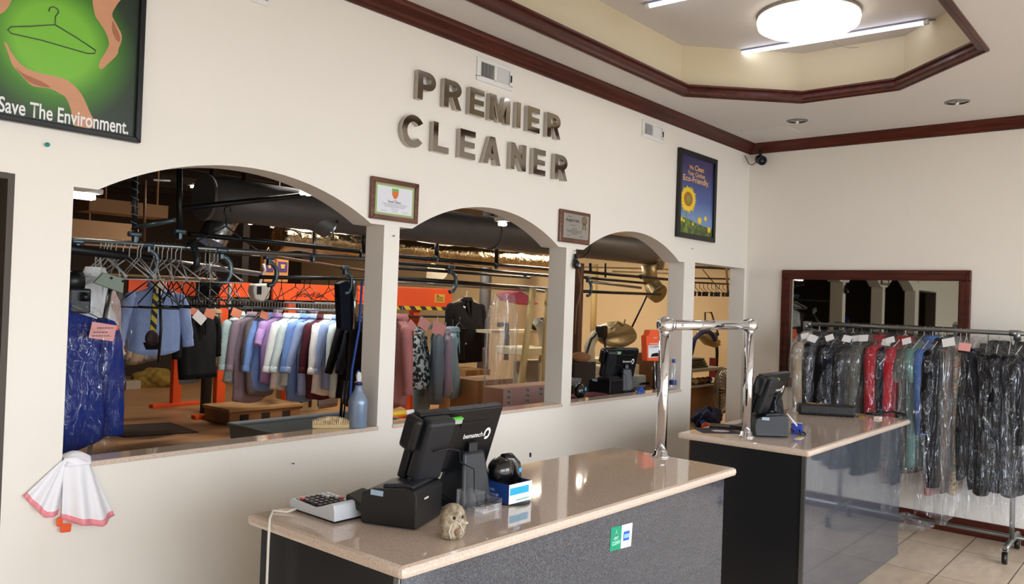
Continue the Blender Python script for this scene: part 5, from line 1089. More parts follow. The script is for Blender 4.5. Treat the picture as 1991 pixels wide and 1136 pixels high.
# light blue shirt with the striped tie
g_ = hang(303, 566, 690, 7.0, 'hanging_shirt', 'light blue long-sleeved shirt spread out behind the hanging striped tie', lb, rz=-.45, w=.205, sl=.42, t=.09, hem=1.08, spread=.07)
m_tie = ramp_mat('tie_stripe', [(0, (30, 24, 30)), (.45, (206, 190, 50))], 'stripe', 7, .6)
p = A(305, 548, 6.4); q = A(296, 672, 6.4); root = thing('striped_tie', 'yellow and black striped tie hanging in front of the light blue shirt', 'tie', p); d = q-p; k = MPP(p)
MB().prism([(-5*k, 0, 0), (5*k, 0, 0), d+V((7*k, 0, 28*k)), d+V((-5*k, 0, 28*k))], (0, .01, 0)).build('striped_blade', m_tie, root)
MB().sphere(d+V((-1*k, 0, 14*k)), 14*k, n=14, sc=(1, .4, 1.15)).build('dark_knot', mat('dark_maroon', (44, 20, 26), .6), root); MB().prism([d+V((-16*k, 0, 6*k)), d+V((16*k, 0, 6*k)), d+V((13*k, 0, -8*k)), d+V((-10*k, 0, -8*k))], (0, .02, 0)).build('tail', blk, root); MB().box((6*k, -.01, -8*k), (13*k, .004, 30*k), M=Matrix.Rotation(.12, 3, 'Y')).build('cream_tag', mat('cream_tag', (214, 202, 170), .6), root)
tag(MB().tube([A(311, 560, 6.3), A(313, 640, 6.3), A(308, 705, 6.3)], .011, 6).build('cord', m_black), 'black cord hanging beside the striped tie', 'cord')
hang(270, 612, 706, 8.6, 'hanging_coat', 'tan coat hanging behind the light blue shirt at the left', tan, 'coat', rz=.9, w=.24, sl=.4); hang(294, 618, 700, 8.8, 'hanging_coat', 'brown-grey coat beside the tan coat behind the light blue shirt', gry, 'coat', rz=.9, w=.24, sl=.4)
hang(388, 612, 735, 8.0, 'hanging_coat', 'black coat hanging between the light blue shirt and the orange stand', blk, 'coat', rz=.35, w=.25, sl=.4, tags=())
hang(372, 622, 745, 8.5, 'hanging_trousers', 'blue-grey trousers hanging behind the black coat', slate, 'trousers', rz=.5, w=.22); hang(418, 612, 712, 8.9, 'hanging_coat', 'beige coat hanging just left of the orange stand', tan, 'coat', rz=1.0, w=.22, sl=.4)
hang(408, 528, 575, 6.8, 'hanging_trousers', 'folded black trousers high in front of the orange machine panel', blk, 'trousers', rz=.1, w=.13, zr_=A(408, 515, 6.8).z)
def tagcard(px, py, y, m, label, s=24, a=.4, w_=1.0):
    p = A(px, py, y) if y > 0 else AD(px, py, -y); k = MPP(p); o = MB().box((0, 0, 0), (s*k*w_, .003, s*k*.75), M=Matrix.Rotation(a, 3, 'Y')).build('paper_tag', m, loc=p); return tag(o, label, 'tag', 'paper tags pinned to the garments')
for q in ((377, 606, 7.9, m_tago, 'small salmon paper tag left of the white one on the black coat', 18, .3), (388, 618, 7.86, m_tagw, 'white paper tag pinned on the black coat', 25, .7), (408, 610, 7.9, m_tago, 'salmon paper tag right of the white one on the black coat', 22, .35), (460, 609, -9.2, m_tago, 'salmon paper tag at the left end of the row of shirts', 22, .35), (514, 613, -9.2, m_tago, 'salmon paper tag above the purple shirt', 18, .3)): tagcard(*q)
# the row of pressed shirts
ROW = [(456, 622, 745, chk, 'pale green and blue checked shirt at the left end of the shirt row'), (478, 630, 782, mau, 'mauve shirt hanging low beside the checked shirt'), (497, 628, 770, gry, 'warm grey shirt in the shirt row'), (508, 624, 760, sk_, 'sky blue shirt half hidden left of the purple shirt'), (524, 622, 746, lil, 'purple short-sleeved shirt in the shirt row'), (545, 622, 758, wh, 'white shirt right of the purple shirt'), (560, 624, 752, mint, 'mint white shirt with a long sleeve, middle of the shirt row'),
       (575, 628, 780, sk_, 'sky blue shirt right of the mint white shirt'), (592, 626, 770, lb, 'light blue shirt with stripes, right half of the shirt row'), (606, 630, 776, mar, 'maroon shirt, only a dark sliver in the shirt row'), (618, 634, 768, wh, 'white shirt right of the maroon sliver'), (633, 636, 758, lb, 'lavender blue shirt near the right of the shirt row'), (648, 638, 768, mint, 'mint white shirt beside the black coat'), (664, 642, 770, blk, 'black coat near the right end of the shirt row'), (682, 644, 778, dk, 'ink navy coat at the right end of the shirt row')]
for k, (px, top, bot, m, d) in enumerate(ROW):
    y = AD(px, top, LD).y
    px += 10+.06*(px-456)
    y = AD(px, top, LD).y
    hang(px, top, bot, y, 'hanging_coat' if 'coat' in d else 'hanging_shirt', d, m, 'coat' if 'coat' in d else 'shirt', rz=.36+random.Random(k).uniform(-.12, .12), w=.25, sl=.52 if k != 4 else .22, t=.065, zr_=railz-.0, spread=.13, group='row of pressed shirts')
hang(640, 700, 792, 8.7, 'hanging_trousers', 'grey trousers hem showing under the black coat', gry, 'trousers', rz=.3, w=.25)
for k, (px, c, m) in enumerate(((540, 'grey', gry), (610, 'lilac grey', mau), (585, 'pale grey', slate))): hang(px, 612, 720, 9.0, 'hanging_shirt', c+' shirt in the second row behind the pressed shirts', m, rz=1.0, w=.25, sl=.4)
# garment bag and straps beside the first pier
p = A(680, 600, 5.6); root = thing('garment_bag', 'stiff black garment bag with a silver edge beside the pier', 'bag', p); k = MPP(p)
MB().prism([A(a, b, 5.6)-p for a, b in ((660, 552), (676, 546), (694, 560), (692, 645), (664, 640))], (0, .08, 0), bev=.01).build('cover', dk, root); MB().tube([A(689, 546, 5.57)-p, A(689, 640, 5.57)-p], 4*k, 8).build('silver_edge', m_shiny, root)
tag(MB().tube([A(704, 548, 4.6), A(698, 640, 4.6), A(684, 720, 4.6), A(681, 772, 4.6), A(690, 780, 4.6), A(697, 720, 4.6)], .009, 6).build('blue_strap', mat('blue_strap', (46, 84, 170), .6)), 'thin blue strap hanging beside the pier', 'strap')
hang(700, 640, 790, 5.6, 'hanging_coat', 'black coat half hidden by the pier of the first arch', blk, 'coat', rz=1.2, w=.25, sl=.4)
tag(MB().tube([A(668, 740, 4.3), A(662, 815, 4.3)], .01, 6).tube([A(676, 740, 4.3), A(668, 812, 4.3)], .006, 6).build('cane', m_black), 'thin black rods leaning in the canvas hamper', 'rod')
# floor pieces
mp = [G(244, 851), G(386, 842), G(331, 823), G(150, 833)]
tag(MB().prism([q+V((0, 0, .0)) for q in mp], (0, 0, .012)).build('floor_mat', mat('brown_rubber', (62, 46, 36), .8, bump=.2)), 'dark brown rubber mat on the workroom floor', 'mat')
p = G(480, 822); root = thing('pallet_box', 'low brown wooden crate on the floor behind the hamper', 'crate', p)
MB().b2((-.3, -.1, 0), (.72, .5, .16), bev=.01).build('box_body', m_brown, root); MB().b2((-.32, -.12, .16), (.74, .52, .2), bev=.006).build('lid', mat('pale_board', (176, 138, 92), .7), root)
for x in (-.1, .2, .5): MB().b2((x-.06, -.104, .03), (x+.06, -.098, .12)).build('slot', mat('dark_gap', (50, 36, 26), .8), root)
p = G(605, 800); root = thing('shelf_crate', 'cream open basket on the floor under the hanging shirts', 'basket', p)
MB().b2((-.35, 0, 0), (.3, .35, .3), bev=.01).build('basket_body', mat('cream_basket', (182, 166, 130), .6), root)
for x in (-.2, -.05, .1): MB().b2((x, -.004, .06), (x+.05, .0, .24)).build('slot', mat('dark_gap', (50, 36, 26), .8), root)
tag(heap(.3, 60, .1).build('yellow_bundle', mat('dark_yellow', (140, 112, 44), .7), loc=G(300, 752)), 'dull yellow bundle on the floor under the hanging coats', 'bundle')
tag(MB().b2((-.12, -.1, 0), (.12, .1, .14), bev=.01).build('white_box', mat('dull_white', (170, 158, 140), .6), loc=G(254, 757)), 'small off-white box on the floor in the dark', 'box')
# canvas hamper behind the first sill
hy1 = 4.75; hz = A(445, 826, hy1).z; hx0 = A(445, 826, hy1).x; hx1 = A(690, 800, hy1).x; hy0 = 4.1
P = V(((hx0+hx1)/2, (hy0+hy1)/2, 0)); hw, hd = (hx1-hx0)/2, (hy1-hy0)/2; root = thing('laundry_hamper', 'grey canvas hamper with a metal rim just behind the first sill', 'hamper', P); m_can = mat('grey_canvas', (128, 132, 130), .8, bump=.2, bscale=60); m_can2 = mat('pale_canvas_rim', (150, 158, 164), .6)
rs = []
for f, z in ((.86, .12), (.93, .5), (1, hz)): rs.append([V((x*hw*f, y*hd*f, z)) for x, y in ((-1, -1), (1, -1), (1, 1), (-1, 1))])
mb = MB(); mb.rings(rs, caps=False, smooth=False).face([(-hw*.86, -hd*.86, .12), (hw*.86, -hd*.86, .12), (hw*.86, hd*.86, .12), (-hw*.86, hd*.86, .12)]); o = mb.build('canvas', m_can, root); o.modifiers.new('Solidify', 'SOLIDIFY').thickness = .008
MB().tube([V((x*hw, y*hd, hz)) for x, y in ((-1, -1), (1, -1), (1, 1), (-1, 1))], .016, 8, closed=True).build('rim', m_can2, root)
for x in (-1, 1):
    for y in (-1, 1): MB().tube([(x*hw*.8, y*hd*.8-.01, .05), (x*hw*.8, y*hd*.8+.01, .05)], .05, 14).box((x*hw*.8, y*hd*.8, .1), (.04, .04, .06)).build('caster', m_blackpl, root)
# things on the sills
p = G(643, 832, SILL); root = thing('scrub_brush', 'wooden scrub brush with pale bristles on the first sill', 'brush', p, -.62)
MB().prism([(-.088, -.024, 0), (.088, -.024, 0), (.088, .024, 0), (-.088, .024, 0)], (0, 0, .018), bev=.004).build('wooden_block', mat('pale_wood', (212, 188, 138), .6, var=.1), root)
mb = MB(); n = 17; 
for k in range(n):
    x = -.082+.164*k/(n-1); h = .014+.022*math.sin(PI*(k+1.2)/(n+2)); 
    for j in range(4): y = -.018+.012*j; mb.rings([[V((x+dx*.0035, y+dy*.0035, .017)) for dx, dy in ((-1, -1), (1, -1), (1, 1), (-1, 1))], [V((x+.004*(k/n-.5)+dx*.0048, y*1.15+dy*.005, .017+h)) for dx, dy in ((-1, -1), (1, -1), (1, 1), (-1, 1))]], smooth=False)
mb.build('bristles', ramp_mat('bristle', [(.3, (160, 110, 64)), (.55, (226, 204, 160)), (.7, (240, 228, 196))], 'noise', 40, .8), root)
p = G(694, 831, SILL); root = thing('spray_bottle', 'silver-blue spray bottle at the right end of the first sill', 'bottle', p); k = MPP(p); m_sil = mat('silver_blue_plastic', (138, 156, 184), .3, .25, coat=.2)
MB().lathe([(18*k, 0), (18.5*k, 2*k), (18*k, 9*k), (18.8*k, 12*k), (18.5*k, 45*k), (19*k, 50*k), (16*k, 58*k), (10*k, 68*k), (7*k, 76*k), (6.5*k, 84*k)], (0, 0, 0), 28).build('bottle_body', m_sil, root)
MB().lathe([(7.5*k, 82*k), (7.5*k, 88*k)], (0, 0, 0), 20).build('neck_ring', mat('navy_plastic', (34, 30, 84), .4), root)
MB().prism([(-4*k, -.006, 88*k), (5*k, -.006, 88*k), (6*k, -.006, 98*k), (3*k, -.006, 107*k), (-3*k, -.006, 108*k), (-6*k, -.006, 101*k)], (0, .014, 0), bev=.004).build('spray_head', mat('pale_grey_plastic', (200, 202, 204), .35), root)
p = G(712, 822, SILL); MB_ = MB().lathe([(.032, 0), (.034, .01), (.034, .12), (.012, .15), (.012, .175)], (0, 0, 0), 20); tag(MB_.build('dark_bottle', m_greypl, loc=p), 'dark bottle half hidden behind the silver-blue spray bottle', 'bottle')
p = G(782, 808, SILL); root = thing('marker', 'yellow marker with a white cap on the second sill', 'marker', p, -.1)
MB().tube([(-.12, 0, .014), (.02, 0, .014)], .013, 14).build('barrel', mat('yellow_plastic', (226, 190, 44), .4), root); MB().tube([(.02, 0, .014), (.03, 0, .014), (.075, 0, .02)], [.011, .014, .009], 14).build('cap', m_white, root)
# boxes beyond the second sill
p = A(1020, 770, 4.3); root = thing('number_box', 'low box with rows of number labels just behind the second sill', 'box', V((p.x, 4.3, 0))); a, b = A(985, 790, 4.3), A(1063, 788, 4.3); z1 = A(1000, 754, 4.3).z; wB = b.x-a.x
MB().b2((-.28, 0, 0), (.5, .22, z1), bev=.006).build('carton', mat('pinkish_card', (186, 142, 118), .7), root)
MB().b2((-.28+.002, -.003, z1-.16), (.5, 0, z1-.004)).build('label_sheet', mat('mauve_card', (188, 154, 156), .7), root)
for x in (.03, .3, .5):
    for z in (.012, .057, .102):
        if x == .5 and z > .1: continue
        f = MB().b2((-.27+x*.9, -.005, z1-z-.04), (-.205+x*.9, -.003, z1-z-.002)).build('number_label', mat('pale_label', (196, 184, 180), .7), root); text('75', (-.262+x*.9, -.006, z1-z-.034), (1, 0, 0), (0, 0, 1), .048, .026, m_ink, f, .03, 'number_lettering')
p = G(950, 850); 
def carton(px, pt, y, w, d, label, m=m_brown):
    a = A(px, pt, y); root = thing('cardboard_box', label, 'box', (a.x, y, 0)); MB().b2((-w/2, 0, 0), (w/2, d, a.z), bev=.006).build('carton', m, root); MB().b2((-.03, -.002, .0), (.03, d, a.z+.001)).build('tape_strip', mat('tan_tape', (176, 146, 106), .4), root)
carton(965, 738, 5.6, .55, .4, 'tall brown carton behind the clear plastic cover'); carton(930, 720, 7.6, .5, .5, 'brown carton under the large black coat'); carton(1022, 762, 6.2, .5, .4, 'brown carton behind the number box')
# garments of the second arch
hang(781, 628, 792, 5.5, 'hanging_shirt', 'rose pink shirt at the left edge of the second arch', pnk, rz=1.0, w=.27, sl=.55, t=.06)
hang(815, 645, 752, 5.6, 'hanging_dress', 'black and white floral print blouse in the second arch', prn, 'dress', rz=.7, w=.2, sl=.25, t=.1, hem=1.15)
hang(822, 690, 800, 5.9, 'hanging_trousers', 'steel blue trousers hanging below the floral print blouse', steel, 'trousers', rz=.3, w=.2)
hang(850, 645, 780, 5.6, 'hanging_coat', 'slate grey coat right of the floral print blouse', slate, 'coat', rz=.85, w=.24, sl=.6, t=.08); hang(866, 655, 765, 5.8, 'hanging_shirt', 'mauve shirt between the two slate grey coats', mau, rz=.9, w=.24, sl=.5); hang(880, 648, 770, 6.0, 'hanging_coat', 'blue-grey coat at the right of the small hanging group', steel, 'coat', rz=.85, w=.22, sl=.5)
hang(893, 640, 700, 6.8, 'hanging_trousers', 'black folded trousers behind the blue-grey coat', blk, 'trousers', rz=.3, w=.2)
hang(907, 588, 704, 7.4, 'hanging_coat', 'large black coat with silver buttons right of the orange panel', blk, 'coat', rz=.1, w=.34, sl=.55, t=.14, waist=.95)
for k, (dx, pz) in enumerate(((0, 598), (-3, 640), (2, 668))): tag(MB().sphere(A(903+dx, pz, 7.22), .018, n=8).build('button', m_chrome), ('upper', 'middle', 'lower')[k]+' silver button on the large black coat', 'button')
hang(938, 620, 680, 7.8, 'hanging_trousers', 'purple garment behind the right sleeve of the large black coat', lil, 'trousers', rz=.5, w=.14)
for q in ((800, 633, 5.42, m_tagp, 'narrow pink paper tag above the floral print blouse', 26, -.9, .6), (824, 630, 5.42, m_tagp, 'middle pink paper tag above the floral print blouse', 27, .5), (853, 640, 5.42, m_tagp, 'large pink paper tag above the slate grey coat', 34, .35)): tagcard(*q)
# clear plastic cover on a stand
p = A(975, 680, 5.2); root = thing('plastic_cover', 'tall clear plastic garment cover hanging in the second arch', 'cover', p); k = MPP(p)
def cov(u, v): a = 2*PI*u; wv = (20+15*min(1, v*4)) if v < .25 else 35; return V((1.32*wv*k*math.cos(a)*(1+.02*math.sin(9*v)), .05*math.sin(a)+.02*math.sin(6*a+5*v), (108-214*v)*k))
MB().grid(cov, 30, 16).build('film', m_plastic2, root); MB().tube([(-43*k, 0, 40*k), (-46*k, 0, -106*k)], .004, 5).build('edge_seam', m_cream, root); MB().tube([(44*k, 0, 40*k), (45*k, 0, -80*k)], .004, 5).build('edge_seam', m_cream, root)
# poles, presses and stock at the warm side
tag(MB().tube([A(1037, 560, 5.5), A(1037, 560, 5.5)+(A(1010, 770, 5.5)-A(1037, 560, 5.5))*(A(1037, 560, 5.5).z/(A(1037, 560, 5.5).z-A(1010, 770, 5.5).z))], .038, 14).build('cream_pole', mat('cream_pole', (204, 178, 122), .5)), 'cream leaning pole in the right half of the second arch', 'pole'); tag(MB().tube([A(1065, 560, 5.5), V((A(1058, 720, 5.5).x-.05, 5.5, 0))], .028, 12).build('cream_pole', mat('cream_pole', (204, 178, 122), .5)), 'thinner cream pole beside the right jamb of the second arch', 'pole')
tag(MB().tube([A(1157, 514, 7.2), A(1153, 660, 7.2)], .05, 14).build('cream_pipe', mat('cream_pole', (204, 178, 122), .5)), 'vertical cream pipe on the far wall in the third arch', 'pipe')
p = A(1126, 560, 4.4); root = thing('wooden_post', 'rough brown post with trailing wires at the left of the third arch', 'post', V((p.x, 4.4, 0))); MB().b2((-.035, -.03, 0), (.03, .03, A(1126, 512, 4.4).z), bev=.004).build('timber', mat('dark_timber', (96, 62, 40), .8, bump=.3), root)
mb = MB(); mb.tube([A(1124, 520, 4.3)-root.location, A(1131, 560, 4.32)-root.location, A(1121, 600, 4.32)-root.location, A(1118, 650, 4.3)-root.location], .005, 5).tube([A(1132, 520, 4.3)-root.location, A(1128, 580, 4.32)-root.location, A(1130, 640, 4.3)-root.location], .004, 5); mb.build('wire', m_brown, root)
tag(MB().tube([A(1258, 575, 5.2), A(1207, 682, 5.6)], .012, 8).build('slanting_rod', m_rail), 'thin dark rod slanting down from the hood in the third arch', 'rod')
def press(p, k, label, rz=0.0):
    root = thing('garment_press', label, 'press', (p.x, p.y, 0), rz); z = p.z
    MB().b2((-.42, -.25, 0), (.3, .25, z-.30), bev=.02).build('cabinet', m_cream, root); MB().b2((-.2, -.2, z-.30), (.62, .24, z-.24), bev=.02).build('table', m_cream, root)
    MB().lathe([(.02, 0), (.34, .01), (.36, .05), (.3, .075), (.02, .08)], (.34, 0, z-.24), 26, sx=1.0, sy=.55).build('lower_buck', mat('pad_cloth', (186, 176, 150), .8), root)
    M_ = Matrix.Rotation(-.22, 3, 'Y') @ Matrix.Rotation(.55, 3, 'X'); MB().lathe([(.02, .03), (.3, .03), (.335, .0), (.3, -.04), (.02, -.06)], (.14, -.02, z+.03), 28, M=M_, sx=1.0, sy=.62).build('upper_buck', m_gold, root)
    MB().tube([(-.34, 0, z-.3), (-.36, 0, z-.1), (-.26, 0, z+.02), (-.1, 0, z+.06), (.1, 0, z+.08)], [.06, .06, .055, .045, .035], 12).build('arm', m_cream, root)
    MB().box((-.22, -.06, z+.06), (.12, .1, .14), bev=.02).build('valve_block', m_black, root); MB().tube([(-.18, -.08, z+.02), (-.2, -.1, z-.15), (-.24, -.12, z-.32)], .012, 8).build('lever', m_black, root)
    MB().tube([(-.25, -.03, z+.05), (-.4, -.05, z-.02), (-.5, -.06, z-.18), (-.52, -.06, z-.32)], .013, 8).build('hose', m_black, root); MB().tube([(.0, -.05, z+.1), (.1, -.06, z+.17), (.24, -.04, z+.13), (.34, .0, z+.19)], .014, 8).build('handle', m_gold, root)
    return root
pp_ = A(1182, 655, 5.1); press(pp_, 1, 'cream garment press with a raised oval buck in the third arch')
tag(MB().sphere((0, 0, 0), .1, n=18, sc=(1.25, .8, .5)).build('pressing_pad', mat('brown_pad', (164, 118, 78), .8, bump=.3), loc=A(1128, 695, 4.3)), 'small brown pressing pad beside the rough brown post', 'pad')
tag(MB().b2((-.25, -.12, -A(1128, 703, 4.36).z), (.09, .12, -.0), bev=.01).build('pad_stand', mat('dark_stand', (52, 44, 38), .7), loc=A(1128, 702, 4.36)), 'dark stand carrying the brown pressing pad', 'stand')
# brown cabinet right of the press
p = A(1262, 700, 4.9); tag(MB().b2((-.45, 0, -p.z), (.4, .3, A(1262, 695, 4.9).z-p.z+.06), bev=.01).build('brown_cabinet', mat('brown_cabinet', (116, 78, 52), .6), loc=p), 'brown cabinet behind the terminal in the third arch', 'cabinet')
# second arch: press machine at the right
p = A(1052, 665, 6.0); root = thing('utility_press', 'grey curved-arm pressing machine at the right of the second arch', 'press', (p.x, 6.0, 0)); k = MPP(p)
MB().tube([(-18*k, 0, p.z+40*k), (-4*k, 0, p.z+32*k), (8*k, 0, p.z+12*k), (14*k, 0, p.z-14*k), (12*k, 0, p.z-40*k)], [8*k, 10*k, 11*k, 11*k, 12*k], 14).build('curved_arm', mat('grey_machine', (156, 150, 134), .5), root); MB().b2((-45*k, -.2, 0), (22*k, .2, p.z-36*k), bev=.02).build('body', mat('grey_machine', (156, 150, 134), .5), root); MB().b2((-95*k, -.25, p.z-22*k), (-10*k, .2, p.z-8*k), bev=.01).build('table', m_cream, root)
mb = MB(); rnd = random.Random(8)
mb = MB().tube([A(970, 632, 6.2), A(985, 630, 6.2), A(986, 655, 6.2), A(984, 700, 6.2)], .03, 10); tag(mb.build('grey_hose', m_greypl), 'grey bent hose behind the clear plastic cover', 'hose')
for k, (px, py, c) in enumerate(((1040, 632, 'left'), (1054, 628, 'right'))): tag(heap(.1, k+40).build('dark_bundle', m_black, loc=A(px, py, 7)), c+' black bundle on the far shelf in the second arch', 'bundle')
tag(MB().b2((-.9, 0, -.02), (.5, .3, .02)).build('far_shelf', m_cream, loc=A(1040, 645, 7)), 'pale shelf on the far wall in the second arch', 'shelf')
p = A(1010, 580, 6.6); MB_ = MB().tube([(0, .1, .05), (0, .1, .12), (0, 0, A(1010, 565, 6.6).z-A(1010, 580, 6.6).z+.012), (0, -.03, .1)], .005, 5).prism([(-.2, 0, .05), (.05, 0, .09), (.42, 0, -.06), (.3, 0, -.09), (-.1, 0, -.04)], (0, .25, 0), bev=.02); tag(MB_.build('folded_garment', wf('pink_folded', (200, 96, 120)), loc=p), 'pink folded garment hanging above the clear plastic cover', 'garment')
tag(MB().lathe([(.09, 0), (.09, BZ-.25)], V((A(944, 560, 8.5).x, 8.5, 0)), 16).build('ribbed_pipe', m_duct), 'vertical dark pipe between the black coat and the plastic cover', 'pipe')
# third sill: terminal, printer, brochure holder, bottle and small stuff
t3 = dup(p2_, label='black sales terminal on the third sill, seen through the third arch'); a = A(1200, 745, 3.32); t3.location = (a.x+.14, 3.38, SILL-.02); t3.rotation_euler.z = -.5; t3.scale = (.72, .95, .98)
tag(MB().b2((4.56, YW+TH+.03, SILL-.06), (5.75, 3.5, SILL-.02)).b2((4.6, 3.42, 0), (4.66, 3.48, SILL-.06)).b2((5.66, 3.42, 0), (5.72, 3.48, SILL-.06)).build('work_ledge', mat('dark_ledge', (70, 50, 48), .6)), 'dark work ledge behind the third sill', 'ledge')
printer('black receipt printer beside the terminal on the third sill', (ON(1190, 765, 1, 3.27).x-.03, 3.27, SILL-.02), .0, m_blackpl, .9)
p = G(1130, 745, SILL-.02); p = A(1128, 735, 3.3); root = thing('tape_dispenser', 'black round device with a blue label under a clear cup on the third sill', 'device', (p.x, 3.3, SILL-.02)); MB().sphere((0, 0, .055), .05, n=20, sc=(1, .8, 1.05)).box((0, 0, .008), (.1, .08, .016), bev=.004).build('body', m_gl, root); MB().sphere((.015, -.04, .07), .011, n=10, sc=(1, .3, 1.3)).build('blue_label', mat('sky_blue', (70, 170, 232), .4), root)
tag(MB().lathe([(.034, .0), (.044, .045), (.047, .05)], (p.x, 3.34, SILL+.07), 20).build('plastic_cup', m_plastic2), 'clear plastic cup on the black round device', 'cup')
mb = MB(); pts = [(4.56, 3.285), (5.05, 3.285), (5.0, 3.42), (4.56, 3.42)]; mb.prism([V((x, y, SILL-.019)) for x, y in pts], (0, 0, .016), bev=.006); tag(mb.build('red_cloth', mat('wine_cloth', (92, 26, 38), .8, bump=.3)), 'wine red cloth spread on the third sill', 'cloth')
p = G(1205, 757, SILL); tag(heap(.03, 61, .012).build('blue_packet', mat('bright_blue', (40, 90, 190), .5), loc=V((p.x, 3.2, SILL))), 'small bright blue packet on the third sill', 'packet')
p = A(1275, 700, 3.2); root = thing('brochure_holder', 'orange brochure holder on a wire stand on the third sill', 'holder', V((p.x, 3.2, SILL))); k = MPP(V((p.x, 3.2, 1.2))); H = lambda a, b: A(a, b, 3.2)-root.location
MB().prism([H(1259, 702), H(1286, 702), H(1286, 649), H(1282, 642), H(1264, 642), H(1262, 653), H(1257, 653)], (0, .05, 0), bev=.004).build('orange_front', mat('orange_card', (244, 96, 52), .5), root)
MB().prism([(a.x, a.y-.002, a.z) for a in (H(1260, 696), H(1286, 694), H(1286, 670), H(1260, 672))], (0, -.001, 0)).build('white_panel', mat('white_card', (236, 240, 244), .5), root)
MB().prism([(a.x, a.y-.004, a.z) for a in (H(1264, 694), H(1286, 693), H(1285, 688), H(1276, 686), H(1267, 688))], (0, -.001, 0)).build('dark_shape', m_black, root)
a = H(1262, 677); b = H(1283, 677); text('COPIE', (a.x, a.y-.004, a.z), (1, 0, 0), (0, 0, 1), b.x-a.x, .017, m_ink, root, .02); fine_print(root, [((a.x+b.x)/2, b.x-a.x, a.z+.03), ((a.x+b.x)/2, .05, a.z+.075)], a.y-.004, m_pwhite, .006)
mb = MB(); mb.tube([H(1273, 702), H(1274, 752), H(1278, 762), H(1297, 760), H(1301, 752), H(1300, 705)], .004, 6); mb.build('wire_stand', m_chrome, root); MB().b2(H(1277, 758)+V((0, .01, 0)), H(1298, 706)+V((0, .04, 0)), bev=.004).build('dark_pad', m_black, root)
p = V((A(1308, 755, 3.16).x, 3.16, SILL)); root = thing('water_bottle', 'clear water bottle with a purple cap at the right end of the third sill', 'bottle', p); k = MPP(p)
MB().lathe([(.001, .001), (6.5*k, 0), (7*k, 3*k), (6.6*k, 20*k), (7*k, 34*k), (6*k, 42*k), (3.2*k, 49*k), (3*k, 52*k)], (0, 0, 0), 20).build('bottle_body', m_acr, root); MB().lathe([(3.3*k, 51*k), (3.4*k, 57*k), (2.6*k, 58*k)], (0, 0, 0), 14).build('cap', mat('purple_cap', (84, 80, 170), .4), root); MB().lathe([(7.1*k, 8*k), (7.0*k, 17*k)], (0, 0, 0), 20, caps=False).build('blue_label', mat('bottle_label', (60, 72, 130), .4), root)
tag(MB().b2((-.1, 0, 0), (.05, .1, .1), bev=.008).build('clear_tub', mat('pale_tub', (164, 174, 166), .4), loc=V((A(1240, 735, 3.5).x, 3.45, SILL-.02))), 'pale plastic tub behind the terminal on the third sill', 'tub')
mb = MB(); rnd = random.Random(6)
pp_ = [V((A(1256, 745, 3.4).x+rnd.uniform(-.08, .08), 3.4+rnd.uniform(-.05, .1), SILL-.01+rnd.uniform(0, .05))) for k in range(9)]; mb.tube(pp_, .006, 5); tag(mb.build('tangled_cable', m_black), 'tangle of dark cables beside the terminal on the third sill', 'cable')
tag(MB().b2((-.04, -.03, 0), (.04, .03, .006), bev=.002).build('paper_slip', mat('cream_slip', (200, 184, 148), .6), loc=V((A(1243, 755, 3.28).x, 3.3, SILL-.02)), rotz=.6), 'cream paper slip on the third sill', 'paper')
# doorway at the right: storage
m_ply = mat('brown_plywood', (132, 98, 62), .7, var=.1)
p = V((A(1372, 755, 4.25).x, 4.25, 0)); root = thing('storage_cabinet', 'brown cabinet with a shelf of folded stuff inside the doorway', 'cabinet', p); zt = A(1372, 752, 4.25).z; zs = A(1372, 722, 4.25).z
MB().b2((-.4, 0, 0), (.34, .4, zt), bev=.006).build('cabinet_body', m_ply, root); MB().b2((-.45, -.02, zt), (.36, .42, zt+.02), bev=.004).build('cabinet_top', mat('grey_shelf', (150, 146, 134), .5), root); MB().b2((-.5, -.02, zs), (.4, .42, zs+.035), bev=.004).build('upper_shelf', mat('grey_shelf', (150, 146, 134), .5), root)
for x in (-.44, .34): MB().b2((x-.02, .36, zt), (x+.02, .4, zs)).build('shelf_post', m_ply, root)
rnd = random.Random(9)
for k in range(4):
    q = A(1358+k*9, 746, 4.3); tag(heap(.06, k+20, .03).build('cloth_bundle', [m_cream, m_gold, m_brown, mat('navy_plastic', (34, 30, 84), .4)][k], loc=V((q.x, 4.36, zt+.02))), ('cream', 'golden', 'brown', 'navy')[k]+' cloth bundle on the cabinet shelf inside the doorway', 'cloth')
mb = MB()
for k in range(4): mb.b2((-.22+.02*k, 0, .028*k), (.2-.03*k, .26, .028*k+.024), bev=.01)
tag(mb.build('folded_cloths', mat('grey_green_cloth', (88, 88, 78), .8, bump=.2), loc=V((A(1362, 700, 4.3).x, 4.3, zs+.035))), 'stack of folded grey cloths on the upper shelf inside the doorway', 'cloths')
p = A(1378, 657, 4.5); root = thing('gold_press_buck', 'tarnished gold press buck tilted inside the doorway', 'press', p); k = MPP(p); M_ = Matrix.Rotation(.25, 3, 'Y') @ Matrix.Rotation(.5, 3, 'X')
MB().lathe([(.01, .04), (30*k, .03), (38*k, 0), (30*k, -.06), (.01, -.1)], (0, 0, 0), 26, M=M_, sx=1, sy=.6).build('buck', m_gold, root); mb = MB()
for s in (-1, 0, 1): mb.tube([M_ @ V((s*18*k, -.1, .035)), M_ @ V((s*12*k, .12, .04))], .008, 6)
mb.build('ribs', m_gold, root); MB().tube([(30*k, 0, 10*k), (38*k, 0, -30*k), (36*k, 0, -120*k)], .02, 8).build('arm', m_rail, root); MB().b2((22*k, -.02, -78*k), (30*k, .05, -40*k)).build('red_bracket', mat('dark_red_paint', (120, 26, 24), .5), root)
